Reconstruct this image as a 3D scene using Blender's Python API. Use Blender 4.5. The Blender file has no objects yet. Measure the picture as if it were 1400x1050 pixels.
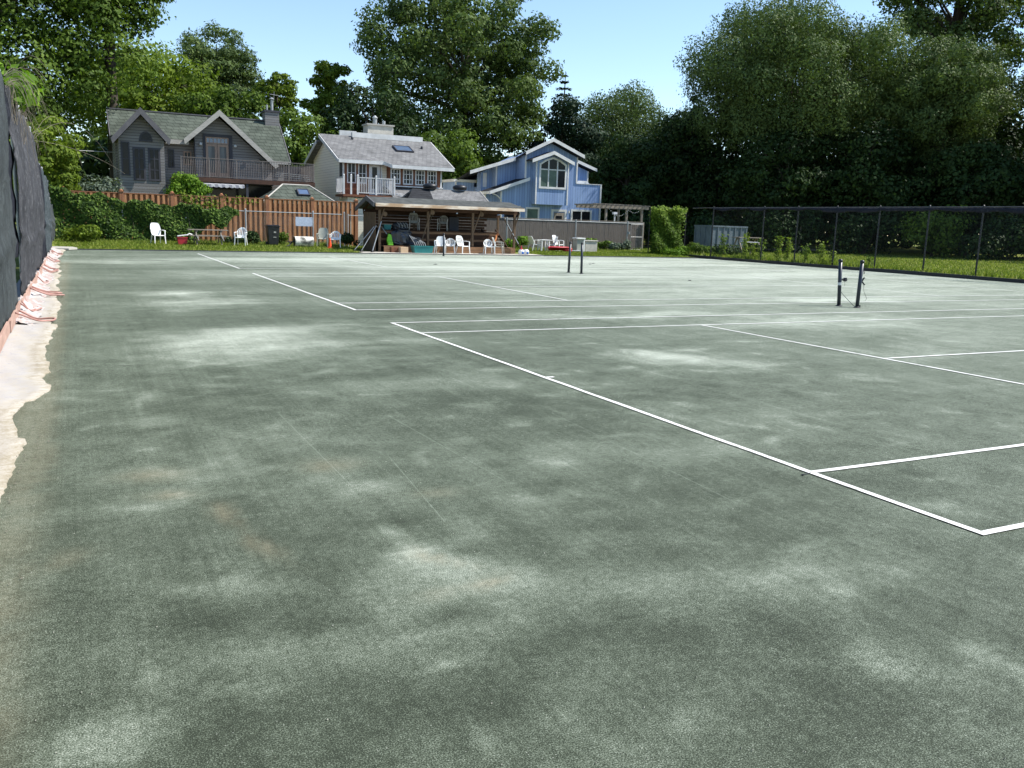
import bpy, bmesh, math, random
import numpy as np
from mathutils import Vector, Matrix
R = math.radians
col = bpy.context.scene.collection
scn = bpy.context.scene

# ------------------------------------------------------------------ camera
CAM = Vector((-4.74, -3.1735, 1.7307))
yaw, pit, rol = 0.4631, 0.1819, 0.0317
F = Vector((math.sin(yaw)*math.cos(pit), math.cos(yaw)*math.cos(pit), -math.sin(pit)))
Rt = Vector((math.cos(yaw), -math.sin(yaw), 0.0)); Up = Rt.cross(F)
R2 = Rt*math.cos(rol) + Up*math.sin(rol); U2 = -Rt*math.sin(rol) + Up*math.cos(rol)
cd = bpy.data.cameras.new('camera'); cam = bpy.data.objects.new('camera', cd); col.objects.link(cam)
M = Matrix(((R2.x, U2.x, -F.x, CAM.x), (R2.y, U2.y, -F.y, CAM.y), (R2.z, U2.z, -F.z, CAM.z), (0, 0, 0, 1)))
cam.matrix_world = M
cd.sensor_width = 36; cd.lens = 1192.0/1400*36; cd.clip_start = 0.05; cd.clip_end = 2000
scn.camera = cam

# ------------------------------------------------------------------ light
SUN_EL = R(50); sd = Vector((0.95, -0.312, 0)).normalized()
sun_dir = Vector((sd.x*math.cos(SUN_EL), sd.y*math.cos(SUN_EL), math.sin(SUN_EL)))
ld = bpy.data.lights.new('sun', 'SUN'); ld.energy = 4.6; ld.angle = R(0.5); ld.color = (1.0, 0.955, 0.88)
lo = bpy.data.objects.new('sun', ld); col.objects.link(lo); lo.location = (30, -10, 40)
lo.rotation_euler = sun_dir.to_track_quat('Z', 'Y').to_euler()
w = bpy.data.worlds.new('World'); scn.world = w; w.use_nodes = True
wn = w.node_tree; wn.nodes.clear()
wo = wn.nodes.new('ShaderNodeOutputWorld'); bg = wn.nodes.new('ShaderNodeBackground')
sky = wn.nodes.new('ShaderNodeTexSky'); sky.sky_type = 'NISHITA'; sky.sun_disc = False
sky.sun_elevation = SUN_EL; sky.sun_rotation = math.atan2(sun_dir.x, sun_dir.y)
sky.air_density = 1.0; sky.dust_density = 0.0; sky.ozone_density = 2.2; sky.altitude = 100
bg.inputs['Strength'].default_value = 0.118
wn.links.new(sky.outputs[0], bg.inputs[0]); wn.links.new(bg.outputs[0], wo.inputs[0])
scn.view_settings.view_transform = 'Standard'; scn.view_settings.look = 'None'
scn.view_settings.exposure = 0.90; scn.view_settings.gamma = 1.0
scn.cycles.transparent_max_bounces = 12; scn.cycles.max_bounces = 6

rnd = random.Random(5)
rng = np.random.default_rng(7)

# ------------------------------------------------------------------ materials
def nodes(name):
    m = bpy.data.materials.new(name); m.use_nodes = True
    nt = m.node_tree; b = nt.nodes['Principled BSDF']
    return m, nt, b
def N(nt, t, **k):
    n = nt.nodes.new(t)
    for a, v in k.items(): setattr(n, a, v)
    return n
def ramp(nt, fac, stops):
    r = N(nt, 'ShaderNodeValToRGB'); e = r.color_ramp.elements
    while len(e) < len(stops): e.new(0.5)
    for i, (p, c) in enumerate(stops):
        e[i].position = p; e[i].color = (c[0], c[1], c[2], 1)
    nt.links.new(fac, r.inputs[0]); return r.outputs[0]
def coords(nt, scale=(1, 1, 1)):
    t = N(nt, 'ShaderNodeNewGeometry'); mp = N(nt, 'ShaderNodeMapping'); mp.inputs['Scale'].default_value = scale
    nt.links.new(t.outputs['Position'], mp.inputs['Vector']); return mp.outputs[0]
def noise(nt, vec, scale, detail=4, rough=0.55, dist=0.0):
    n = N(nt, 'ShaderNodeTexNoise'); n.inputs['Scale'].default_value = scale
    n.inputs['Detail'].default_value = detail; n.inputs['Roughness'].default_value = rough
    n.inputs['Distortion'].default_value = dist
    nt.links.new(vec, n.inputs['Vector']); return n.outputs['Fac']
def mixc(nt, fac, a, b, mode='MIX'):
    m = N(nt, 'ShaderNodeMixRGB', blend_type=mode)
    for i, s in ((0, fac), (1, a), (2, b)):
        if isinstance(s, (int, float)): m.inputs[i].default_value = s
        elif isinstance(s, tuple): m.inputs[i].default_value = (*s, 1)
        else: nt.links.new(s, m.inputs[i])
    return m.outputs[0]
def math_(nt, op, a, b=None, c=None):
    m = N(nt, 'ShaderNodeMath', operation=op)
    for i, s in enumerate((a, b, c)):
        if s is None: continue
        if isinstance(s, (int, float)): m.inputs[i].default_value = s
        else: nt.links.new(s, m.inputs[i])
    return m.outputs[0]
def bump(nt, b, h, strength=0.3, dist=0.02):
    n = N(nt, 'ShaderNodeBump'); n.inputs['Strength'].default_value = strength; n.inputs['Distance'].default_value = dist
    nt.links.new(h, n.inputs['Height']); nt.links.new(n.outputs[0], b.inputs['Normal'])
def mk(name, c1, c2=None, scale=3.0, rough=0.7, stretch=(1, 1, 1), bmp=0.0, lo_=0.3, hi_=0.7, metal=0.0, spec=0.3):
    m, nt, b = nodes(name)
    if c2 is None: c2 = tuple(x*0.8 for x in c1)
    v = coords(nt, stretch); n = noise(nt, v, scale, 5)
    c = ramp(nt, n, [(lo_, c2), (hi_, c1)]); nt.links.new(c, b.inputs['Base Color'])
    b.inputs['Roughness'].default_value = rough; b.inputs['Metallic'].default_value = metal
    b.inputs['Specular IOR Level'].default_value = spec
    if bmp: bump(nt, b, n, bmp)
    return m
def stripes(name, c1, c2, groove, pitch, axis, depth_col, rough=0.75, nscale=2.0, stretch=(1, 1, 1)):
    """boards: axis 'z' = horizontal laps, 'xy' = vertical boards"""
    m, nt, b = nodes(name)
    g = N(nt, 'ShaderNodeNewGeometry'); s = N(nt, 'ShaderNodeSeparateXYZ'); nt.links.new(g.outputs['Position'], s.inputs[0])
    if axis == 'z': q = s.outputs['Z']
    else: q = math_(nt, 'ADD', s.outputs['X'], s.outputs['Y'])
    q = math_(nt, 'DIVIDE', q, pitch); fr = math_(nt, 'FRACT', q); fl = math_(nt, 'FLOOR', q)
    gr = math_(nt, 'LESS_THAN', fr, groove)
    wn_ = N(nt, 'ShaderNodeTexWhiteNoise', noise_dimensions='1D'); nt.links.new(fl, wn_.inputs['W'])
    v = coords(nt, stretch); n = noise(nt, v, nscale, 5)
    t = math_(nt, 'ADD', math_(nt, 'MULTIPLY', wn_.outputs['Value'], 0.45), math_(nt, 'MULTIPLY', n, 0.6))
    base = ramp(nt, t, [(0.15, c2), (0.8, c1)])
    c = mixc(nt, gr, base, depth_col); nt.links.new(c, b.inputs['Base Color'])
    b.inputs['Roughness'].default_value = rough; b.inputs['Specular IOR Level'].default_value = 0.25
    bump(nt, b, fr, 0.5, 0.02)
    return m
def shingle(name, c1, c2, line, wx=0.34, hz=0.15):
    m, nt, b = nodes(name)
    g = N(nt, 'ShaderNodeNewGeometry'); s = N(nt, 'ShaderNodeSeparateXYZ'); nt.links.new(g.outputs['Position'], s.inputs[0])
    cb = N(nt, 'ShaderNodeCombineXYZ')
    nt.links.new(math_(nt, 'ADD', s.outputs['X'], math_(nt, 'MULTIPLY', s.outputs['Y'], 0.3)), cb.inputs[0])
    nt.links.new(s.outputs['Z'], cb.inputs[1])
    br = N(nt, 'ShaderNodeTexBrick'); nt.links.new(cb.outputs[0], br.inputs['Vector'])
    br.inputs['Scale'].default_value = 1.0; br.inputs['Brick Width'].default_value = wx; br.inputs['Row Height'].default_value = hz
    br.inputs['Mortar Size'].default_value = 0.018; br.inputs['Mortar Smooth'].default_value = 0.6
    br.inputs['Color1'].default_value = (*c1, 1); br.inputs['Color2'].default_value = (*c2, 1); br.inputs['Mortar'].default_value = (*line, 1)
    n = noise(nt, coords(nt), 1.3, 6, 0.7); n2 = ramp(nt, n, [(0.3, (0.62, 0.62, 0.6)), (0.7, (1.15, 1.15, 1.12))])
    c = mixc(nt, 1.0, br.outputs['Color'], n2, 'MULTIPLY'); nt.links.new(c, b.inputs['Base Color'])
    b.inputs['Roughness'].default_value = 0.9; b.inputs['Specular IOR Level'].default_value = 0.2
    bump(nt, b, br.outputs['Fac'], -0.4, 0.02)
    return m
def leafmat(name, dark, light, trans=0.3, yellow=None):
    m = bpy.data.materials.new(name); m.use_nodes = True; nt = m.node_tree; nt.nodes.clear()
    out = N(nt, 'ShaderNodeOutputMaterial'); at = N(nt, 'ShaderNodeAttribute'); at.attribute_name = 'tint'
    st = [(0.0, dark), (0.75, light)] + ([(1.0, yellow)] if yellow else [])
    c = ramp(nt, at.outputs['Fac'], st)
    d = N(nt, 'ShaderNodeBsdfPrincipled'); d.inputs['Roughness'].default_value = 0.6; d.inputs['Specular IOR Level'].default_value = 0.1
    t = N(nt, 'ShaderNodeBsdfTranslucent'); nt.links.new(c, d.inputs['Base Color'])
    c2 = mixc(nt, 1.0, c, (1.25, 1.35, 0.55), 'MULTIPLY'); nt.links.new(c2, t.inputs[0])
    mx = N(nt, 'ShaderNodeMixShader'); mx.inputs[0].default_value = trans
    nt.links.new(d.outputs[0], mx.inputs[1]); nt.links.new(t.outputs[0], mx.inputs[2]); nt.links.new(mx.outputs[0], out.inputs[0])
    return m
MT = {}
MT['white_plastic'] = mk('white_plastic', (0.80, 0.80, 0.78), (0.66, 0.66, 0.63), 4, 0.35, spec=0.5)
MT['grey_plastic'] = mk('grey_plastic', (0.36, 0.37, 0.31), (0.27, 0.28, 0.24), 4, 0.5)
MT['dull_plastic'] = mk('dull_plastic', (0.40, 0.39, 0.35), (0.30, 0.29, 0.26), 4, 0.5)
MT['white_trim'] = mk('white_trim', (0.66, 0.66, 0.65), (0.48, 0.48, 0.47), 2, 0.5)
MT['glass_dark'] = mk('glass_dark', (0.012, 0.014, 0.018), (0.006, 0.007, 0.01), 2, 0.12, spec=0.18)
MT['glass_green'] = mk('glass_green', (0.10, 0.15, 0.12), (0.06, 0.09, 0.075), 2, 0.2, spec=0.2)
MT['curtain_glass'] = mk('curtain_glass', (0.16, 0.17, 0.17), (0.02, 0.02, 0.03), 6, 0.15, stretch=(1, 1, .05), spec=0.2)
MT['skylight_glass'] = mk('skylight_glass', (0.10, 0.15, 0.24), (0.07, 0.10, 0.17), 2, 0.08, spec=0.8)
MT['grey_siding'] = stripes('grey_siding', (0.25, 0.24, 0.235), (0.175, 0.168, 0.165), 0.18, 0.16, 'z', (0.08, 0.075, 0.07), stretch=(.3, .3, 5))
MT['cream_siding'] = stripes('cream_siding', (0.86, 0.81, 0.68), (0.80, 0.75, 0.63), 0.12, 0.17, 'z', (0.52, 0.48, 0.40), stretch=(.3, .3, 5))
MT['blue_boards'] = stripes('blue_boards', (0.25, 0.35, 0.54), (0.17, 0.25, 0.43), 0.10, 0.21, 'xy', (0.08, 0.12, 0.23), stretch=(3, 3, .35), nscale=2.5)
MT['rust_boards'] = mk('rust_boards', (0.52, 0.255, 0.115), (0.29, 0.13, 0.06), 5, 0.8, stretch=(3, 3, .4), bmp=0.3)
MT['rust_post'] = mk('rust_post', (0.34, 0.155, 0.075), (0.22, 0.095, 0.05), 5, 0.8, stretch=(3, 3, .4))
MT['aged_boards'] = mk('aged_boards', (0.15, 0.125, 0.105), (0.075, 0.063, 0.056), 4, 0.85, stretch=(6, 6, .5), bmp=0.4)
MT['aged_light'] = mk('aged_light', (0.30, 0.26, 0.21), (0.17, 0.145, 0.12), 4, 0.85, stretch=(3, 3, 1))
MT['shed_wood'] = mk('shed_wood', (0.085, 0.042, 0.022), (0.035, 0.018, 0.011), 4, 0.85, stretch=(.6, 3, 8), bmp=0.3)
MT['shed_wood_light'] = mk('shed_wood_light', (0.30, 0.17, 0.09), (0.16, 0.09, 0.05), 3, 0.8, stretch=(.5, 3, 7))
MT['fascia_wood'] = mk('fascia_wood', (0.72, 0.62, 0.50), (0.42, 0.28, 0.17), 1.2, 0.7, stretch=(.5, 1, 2), lo_=0.42, hi_=0.56)
MT['shed_post'] = mk('shed_post', (0.17, 0.11, 0.065), (0.09, 0.06, 0.038), 4, 0.85, stretch=(4, 4, .6))
MT['brown_wood'] = mk('brown_wood', (0.22, 0.085, 0.04), (0.12, 0.05, 0.03), 4, 0.7, stretch=(3, 3, .5))
MT['deck_wood'] = mk('deck_wood', (0.09, 0.045, 0.03), (0.05, 0.028, 0.02), 4, 0.8)
MT['door_wood'] = mk('door_wood', (0.36, 0.25, 0.19), (0.25, 0.17, 0.13), 4, 0.6, stretch=(3, 3, .5))
MT['dark_trim'] = mk('dark_trim', (0.055, 0.055, 0.065), (0.035, 0.035, 0.045), 3, 0.6)
MT['grey_trim'] = mk('grey_trim', (0.42, 0.40, 0.36), (0.30, 0.285, 0.26), 3, 0.7, stretch=(1, 1, 4))
MT['dark_fascia'] = mk('dark_fascia', (0.13, 0.125, 0.13), (0.085, 0.083, 0.09), 3, 0.7)
MT['green_shingle'] = shingle('green_shingle', (0.066, 0.080, 0.066), (0.092, 0.108, 0.090), (0.018, 0.024, 0.018), 0.40, 0.22)
MT['grey_shingle'] = shingle('grey_shingle', (0.17, 0.17, 0.175), (0.225, 0.225, 0.23), (0.09, 0.09, 0.095), 0.30, 0.09)
MT['black_shingle'] = shingle('black_shingle', (0.022, 0.024, 0.028), (0.032, 0.034, 0.04), (0.012, 0.012, 0.014), 0.5, 0.12)
MT['asphalt_roof'] = mk('asphalt_roof', (0.085, 0.09, 0.085), (0.04, 0.044, 0.042), 2.5, 0.95, bmp=0.3)
MT['chimney_brick'] = shingle('chimney_brick', (0.33, 0.27, 0.23), (0.38, 0.31, 0.27), (0.22, 0.19, 0.17), 0.25, 0.09)
MT['concrete'] = mk('concrete', (0.52, 0.49, 0.43), (0.36, 0.34, 0.30), 3, 0.9, bmp=0.2)
MT['rail_metal'] = mk('rail_metal', (0.20, 0.175, 0.16), (0.13, 0.115, 0.105), 3, 0.5)
MT['galv'] = mk('galv', (0.42, 0.43, 0.43), (0.30, 0.31, 0.31), 3, 0.45, metal=0.4)
MT['black_metal'] = mk('black_metal', (0.018, 0.02, 0.024), (0.012, 0.013, 0.016), 6, 0.45, spec=0.4)
MT['net_post'] = mk('net_post', (0.015, 0.022, 0.034), (0.028, 0.034, 0.045), 12, 0.4, spec=0.5)
MT['black_plastic'] = mk('black_plastic', (0.014, 0.015, 0.017), (0.022, 0.023, 0.026), 6, 0.35, spec=0.4)
MT['red_plastic'] = mk('red_plastic', (0.50, 0.035, 0.05), (0.36, 0.03, 0.04), 3, 0.4)
MT['orange_plastic'] = mk('orange_plastic', (0.85, 0.10, 0.02), (0.7, 0.08, 0.02), 3, 0.4)
MT['teal_plastic'] = mk('teal_plastic', (0.03, 0.22, 0.21), (0.02, 0.15, 0.15), 3, 0.4)
MT['lime_plastic'] = mk('lime_plastic', (0.22, 0.62, 0.04), (0.15, 0.5, 0.03), 3, 0.4)
MT['blue_plastic'] = mk('blue_plastic', (0.05, 0.16, 0.48), (0.04, 0.13, 0.4), 3, 0.4)
MT['orange_wood'] = mk('orange_wood', (0.50, 0.20, 0.08), (0.38, 0.14, 0.06), 3, 0.6)
MT['cardboard'] = mk('cardboard', (0.55, 0.40, 0.26), (0.46, 0.33, 0.21), 3, 0.85)
MT['tarp'] = mk('tarp', (0.02, 0.025, 0.035), (0.012, 0.014, 0.02), 5, 0.3, spec=0.6, bmp=0.6)
MT['sign_face'] = mk('sign_face', (0.50, 0.56, 0.66), (0.38, 0.44, 0.54), 9, 0.45, stretch=(1, 1, 4))
MT['roller_paint'] = mk('roller_paint', (0.62, 0.60, 0.53), (0.10, 0.10, 0.085), 3.5, 0.75, lo_=0.38, hi_=0.55)
MT['bark'] = mk('bark', (0.085, 0.07, 0.055), (0.04, 0.033, 0.027), 4, 0.95, stretch=(3, 3, .6), bmp=0.8)
MT['bark_pale'] = mk('bark_pale', (0.17, 0.15, 0.125), (0.08, 0.07, 0.06), 4, 0.95, stretch=(3, 3, .6), bmp=0.8)
MT['dumpster_paint'] = mk('dumpster_paint', (0.15, 0.185, 0.215), (0.08, 0.105, 0.125), 2, 0.6)
MT['pale_board'] = mk('pale_board', (0.62, 0.63, 0.66), (0.5, 0.5, 0.53), 2, 0.6)
MT['kick_board'] = mk('kick_board', (0.46, 0.30, 0.24), (0.30, 0.19, 0.15), 4, 0.7, stretch=(3, .5, 3))
MT['hose'] = mk('hose', (0.44, 0.25, 0.215), (0.30, 0.15, 0.12), 8, 0.45, spec=0.4)
MT['dry_stem'] = mk('dry_stem', (0.24, 0.21, 0.16), (0.15, 0.125, 0.09), 8, 0.8)
MT['grit_mat'] = mk('grit_mat', (0.20, 0.19, 0.15), (0.06, 0.06, 0.045), 40, 0.9)
MT['pale_grit'] = mk('pale_grit', (0.55, 0.55, 0.48), (0.10, 0.11, 0.08), 60, 0.9)
MT['pink_sheet'] = mk('pink_sheet', (0.44, 0.42, 0.40), (0.38, 0.29, 0.26), 3.2, 0.5, lo_=0.42, hi_=0.56)
MT['tile_stone'] = mk('tile_stone', (0.42, 0.40, 0.35), (0.3, 0.29, 0.26), 3, 0.9)
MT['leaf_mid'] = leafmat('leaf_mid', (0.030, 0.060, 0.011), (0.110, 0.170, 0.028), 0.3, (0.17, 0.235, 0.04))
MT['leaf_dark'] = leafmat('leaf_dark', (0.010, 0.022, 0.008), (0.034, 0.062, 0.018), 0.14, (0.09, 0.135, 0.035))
MT['leaf_hedge'] = leafmat('leaf_hedge', (0.018, 0.040, 0.009), (0.080, 0.140, 0.022), 0.2, (0.15, 0.22, 0.04))
MT['leaf_shrub'] = leafmat('leaf_shrub', (0.02, 0.035, 0.02), (0.06, 0.09, 0.05), 0.15, (0.22, 0.27, 0.18))
MT['leaf_column'] = leafmat('leaf_column', (0.022, 0.048, 0.008), (0.115, 0.185, 0.022), 0.3, (0.26, 0.34, 0.05))
MT['leaf_spruce'] = leafmat('leaf_spruce', (0.012, 0.026, 0.014), (0.026, 0.050, 0.026), 0.1)
MT['leaf_yellow'] = leafmat('leaf_yellow', (0.05, 0.085, 0.010), (0.15, 0.21, 0.025), 0.32, (0.20, 0.26, 0.05))
MT['leaf_willow'] = leafmat('leaf_willow', (0.032, 0.056, 0.020), (0.115, 0.165, 0.052), 0.2, (0.20, 0.255, 0.09))
MT['leaf_grey'] = leafmat('leaf_grey', (0.045, 0.065, 0.045), (0.13, 0.165, 0.12), 0.2, (0.24, 0.28, 0.22))
MT['leaf_cotton'] = leafmat('leaf_cotton', (0.028, 0.052, 0.016), (0.105, 0.155, 0.045), 0.27, (0.20, 0.25, 0.11))
MT['leaf_lime'] = leafmat('leaf_lime', (0.05, 0.11, 0.012), (0.16, 0.27, 0.03), 0.35, (0.25, 0.36, 0.05))
MT['grass_blade'] = leafmat('grass_blade', (0.08, 0.125, 0.018), (0.21, 0.27, 0.045), 0.32, (0.37, 0.35, 0.13))

SCR = [(-2.89, .10, 1.35, 2.9), (-3.20, .0, 2.2, 4.6), (-2.2, -.05, 2.0, 4.2), (-1.0, .06, 1.0, 3.8)]
def court_material():
    m, nt, b = nodes('court_clay')
    at = N(nt, 'ShaderNodeAttribute'); at.attribute_name = 'tone'
    st = N(nt, 'ShaderNodeAttribute'); st.attribute_name = 'stain'
    v = coords(nt)
    grain = noise(nt, v, 170, 2, 0.8); grain2 = noise(nt, v, 28, 5, 0.7); mid = noise(nt, v, 3.0, 6, 0.65)
    vor = N(nt, 'ShaderNodeTexVoronoi'); vor.inputs['Scale'].default_value = 60; nt.links.new(v, vor.inputs['Vector'])
    mid2 = noise(nt, v, 10, 4, 0.7); wob = math_(nt, 'ADD', math_(nt, 'MULTIPLY', math_(nt, 'SUBTRACT', mid, 0.5), 0.24), math_(nt, 'MULTIPLY', math_(nt, 'SUBTRACT', mid2, 0.5), 0.36))
    g0 = math_(nt, 'MULTIPLY', math_(nt, 'SUBTRACT', grain2, 0.5), 0.75)
    g1 = math_(nt, 'MULTIPLY', math_(nt, 'SUBTRACT', grain, 0.5), 2.7)
    drag = noise(nt, coords(nt, (14, .22, 1)), 1.0, 4, 0.7); drag2 = noise(nt, coords(nt, (55, .5, 1)), 1.0, 3, 0.6)
    dr = math_(nt, 'ADD', math_(nt, 'MULTIPLY', math_(nt, 'SUBTRACT', drag, 0.5), 0.22), math_(nt, 'MULTIPLY', math_(nt, 'SUBTRACT', drag2, 0.5), 0.16))
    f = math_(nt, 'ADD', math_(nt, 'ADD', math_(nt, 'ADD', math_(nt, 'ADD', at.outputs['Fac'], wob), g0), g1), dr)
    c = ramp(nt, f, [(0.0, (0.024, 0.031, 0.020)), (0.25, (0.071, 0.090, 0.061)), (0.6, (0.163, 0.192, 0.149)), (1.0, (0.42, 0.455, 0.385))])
    # scattered pale grit
    grit = ramp(nt, vor.outputs['Distance'], [(0.10, (1, 1, 1)), (0.16, (0, 0, 0))])
    wn_ = N(nt, 'ShaderNodeTexVoronoi'); wn_.inputs['Scale'].default_value = 60; nt.links.new(v, wn_.inputs['Vector'])
    sep = N(nt, 'ShaderNodeSeparateColor'); nt.links.new(wn_.outputs['Color'], sep.inputs[0])
    gsel = math_(nt, 'GREATER_THAN', sep.outputs[0], 0.90)
    c = mixc(nt, math_(nt, 'MULTIPLY', mixc(nt, 1.0, grit, (1, 1, 1), 'MULTIPLY'), gsel), c, (0.26, 0.28, 0.24))
    c = mixc(nt, math_(nt, 'MULTIPLY', st.outputs['Fac'], math_(nt, 'MULTIPLY', grain2, 1.3)), c, (0.27, 0.225, 0.145))
    # fine straight scratches left by the drag brush
    ps = N(nt, 'ShaderNodeSeparateXYZ'); nt.links.new(v, ps.inputs[0])
    for (x0, k, ya, yb) in SCR:
        d = math_(nt, 'ABSOLUTE', math_(nt, 'SUBTRACT', ps.outputs['X'], math_(nt, 'ADD', math_(nt, 'MULTIPLY', ps.outputs['Y'], k), x0 - k*ya)))
        on = math_(nt, 'MULTIPLY', math_(nt, 'LESS_THAN', d, .0035), math_(nt, 'MULTIPLY', math_(nt, 'GREATER_THAN', ps.outputs['Y'], ya), math_(nt, 'LESS_THAN', ps.outputs['Y'], yb)))
        c = mixc(nt, math_(nt, 'MULTIPLY', on, math_(nt, 'MULTIPLY', math_(nt, 'POWER', mid2, 2.0), 1.3)), c, (.26, .30, .24))
    nt.links.new(c, b.inputs['Base Color'])
    b.inputs['Roughness'].default_value = 0.85; b.inputs['Specular IOR Level'].default_value = 0.22
    h = math_(nt, 'ADD', math_(nt, 'MULTIPLY', grain, 0.6), math_(nt, 'MULTIPLY', grain2, 0.5))
    bump(nt, b, h, 0.55, 0.012)
    return m
def grass_ground(name, c1, c2, c3):
    m, nt, b = nodes(name); v = coords(nt)
    n = noise(nt, v, 0.7, 6, 0.65); n2 = noise(nt, v, 14, 4, 0.7)
    t = math_(nt, 'ADD', math_(nt, 'MULTIPLY', n, 0.6), math_(nt, 'MULTIPLY', n2, 0.4))
    c = ramp(nt, t, [(0.34, c1), (0.5, c2), (0.64, c3)]); nt.links.new(c, b.inputs['Base Color'])
    b.inputs['Roughness'].default_value = 0.95; b.inputs['Specular IOR Level'].default_value = 0.1
    bump(nt, b, n2, 0.8, 0.06)
    return m
def apron_material():
    m, nt, b = nodes('apron_concrete'); v = coords(nt)
    at = N(nt, 'ShaderNodeAttribute'); at.attribute_name = 'tone'
    n = noise(nt, v, 5.5, 8, 0.8, 0.8); n2 = noise(nt, v, 45, 4, 0.8)
    t = math_(nt, 'ADD', math_(nt, 'ADD', math_(nt, 'MULTIPLY', n, 0.55), math_(nt, 'MULTIPLY', n2, 0.28)), math_(nt, 'MULTIPLY', at.outputs['Fac'], 0.5))
    c = ramp(nt, t, [(0.26, (0.17, 0.17, 0.19)), (0.38, (0.36, 0.345, 0.335)), (0.50, (0.38, 0.35, 0.30)), (0.62, (0.26, 0.225, 0.16)), (0.78, (0.11, 0.10, 0.07))])
    nt.links.new(c, b.inputs['Base Color']); b.inputs['Roughness'].default_value = 0.9
    bump(nt, b, n, 0.3, 0.03)
    return m
def screen_material(name, c1, c2, pale):
    m, nt, b = nodes(name); v = coords(nt, (1, 1, .45)); v2 = coords(nt, (1, 1, .06))
    n = noise(nt, v, 2.0, 7, 0.7, 0.6); n2 = noise(nt, v2, 14, 5, 0.6); n3 = noise(nt, v, 9, 6, 0.75, 1.0)
    t = math_(nt, 'ADD', math_(nt, 'MULTIPLY', n, 0.6), math_(nt, 'MULTIPLY', n2, 0.4))
    c = ramp(nt, t, [(0.35, c2), (0.62, c1)])
    sc = ramp(nt, n3, [(0.53, (0, 0, 0)), (0.74, (1, 1, 1))])
    c = mixc(nt, sc, c, pale); nt.links.new(c, b.inputs['Base Color'])
    b.inputs['Roughness'].default_value = 0.75; b.inputs['Specular IOR Level'].default_value = 0.25
    bump(nt, b, math_(nt, 'ADD', n2, math_(nt, 'MULTIPLY', n3, 1.5)), 0.8, 0.04)
    return m
def mesh_material():
    m = bpy.data.materials.new('chain_link_mesh'); m.use_nodes = True; nt = m.node_tree; nt.nodes.clear()
    out = N(nt, 'ShaderNodeOutputMaterial'); g = N(nt, 'ShaderNodeNewGeometry'); s = N(nt, 'ShaderNodeSeparateXYZ')
    nt.links.new(g.outputs['Position'], s.inputs[0])
    h = math_(nt, 'ADD', s.outputs['X'], s.outputs['Y']); p = 0.07
    a = math_(nt, 'FRACT', math_(nt, 'DIVIDE', math_(nt, 'ADD', h, s.outputs['Z']), p))
    c = math_(nt, 'FRACT', math_(nt, 'DIVIDE', math_(nt, 'SUBTRACT', h, s.outputs['Z']), p))
    o = math_(nt, 'MAXIMUM', math_(nt, 'LESS_THAN', a, 0.055), math_(nt, 'LESS_THAN', c, 0.055))
    tr = N(nt, 'ShaderNodeBsdfTransparent'); d = N(nt, 'ShaderNodeBsdfPrincipled'); d.inputs['Roughness'].default_value = 0.5
    mx = N(nt, 'ShaderNodeMixShader'); nt.links.new(o, mx.inputs[0]); nt.links.new(tr.outputs[0], mx.inputs[1]); nt.links.new(d.outputs[0], mx.inputs[2])
    nt.links.new(mx.outputs[0], out.inputs[0])
    return m, d
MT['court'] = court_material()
MT['line'] = mk('line_tape', (0.68, 0.68, 0.65), (0.30, 0.33, 0.28), 9, 0.8, lo_=0.28, hi_=0.46)
MT['ground_grass'] = grass_ground('ground_grass', (0.07, 0.10, 0.02), (0.15, 0.18, 0.035), (0.28, 0.26, 0.09))
MT['apron'] = apron_material()
MT['screen_a'] = screen_material('screen_a', (0.062, 0.072, 0.074), (0.028, 0.034, 0.036), (0.10, 0.12, 0.12))
MT['screen_b'] = screen_material('screen_b', (0.062, 0.063, 0.070), (0.028, 0.029, 0.034), (0.20, 0.20, 0.21))
MT['screen_c'] = screen_material('screen_c', (0.060, 0.078, 0.085), (0.03, 0.04, 0.046), (0.2, 0.2, 0.22))
MT['screen_dark'] = screen_material('screen_dark', (0.010, 0.012, 0.022), (0.006, 0.007, 0.012), (0.05, 0.05, 0.06))
MT['chain_black'], _d = mesh_material(); _d.inputs['Base Color'].default_value = (0.012, 0.013, 0.015, 1)
MT['chain_galv'], _d = mesh_material(); _d.inputs['Base Color'].default_value = (0.20, 0.21, 0.21, 1)

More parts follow.
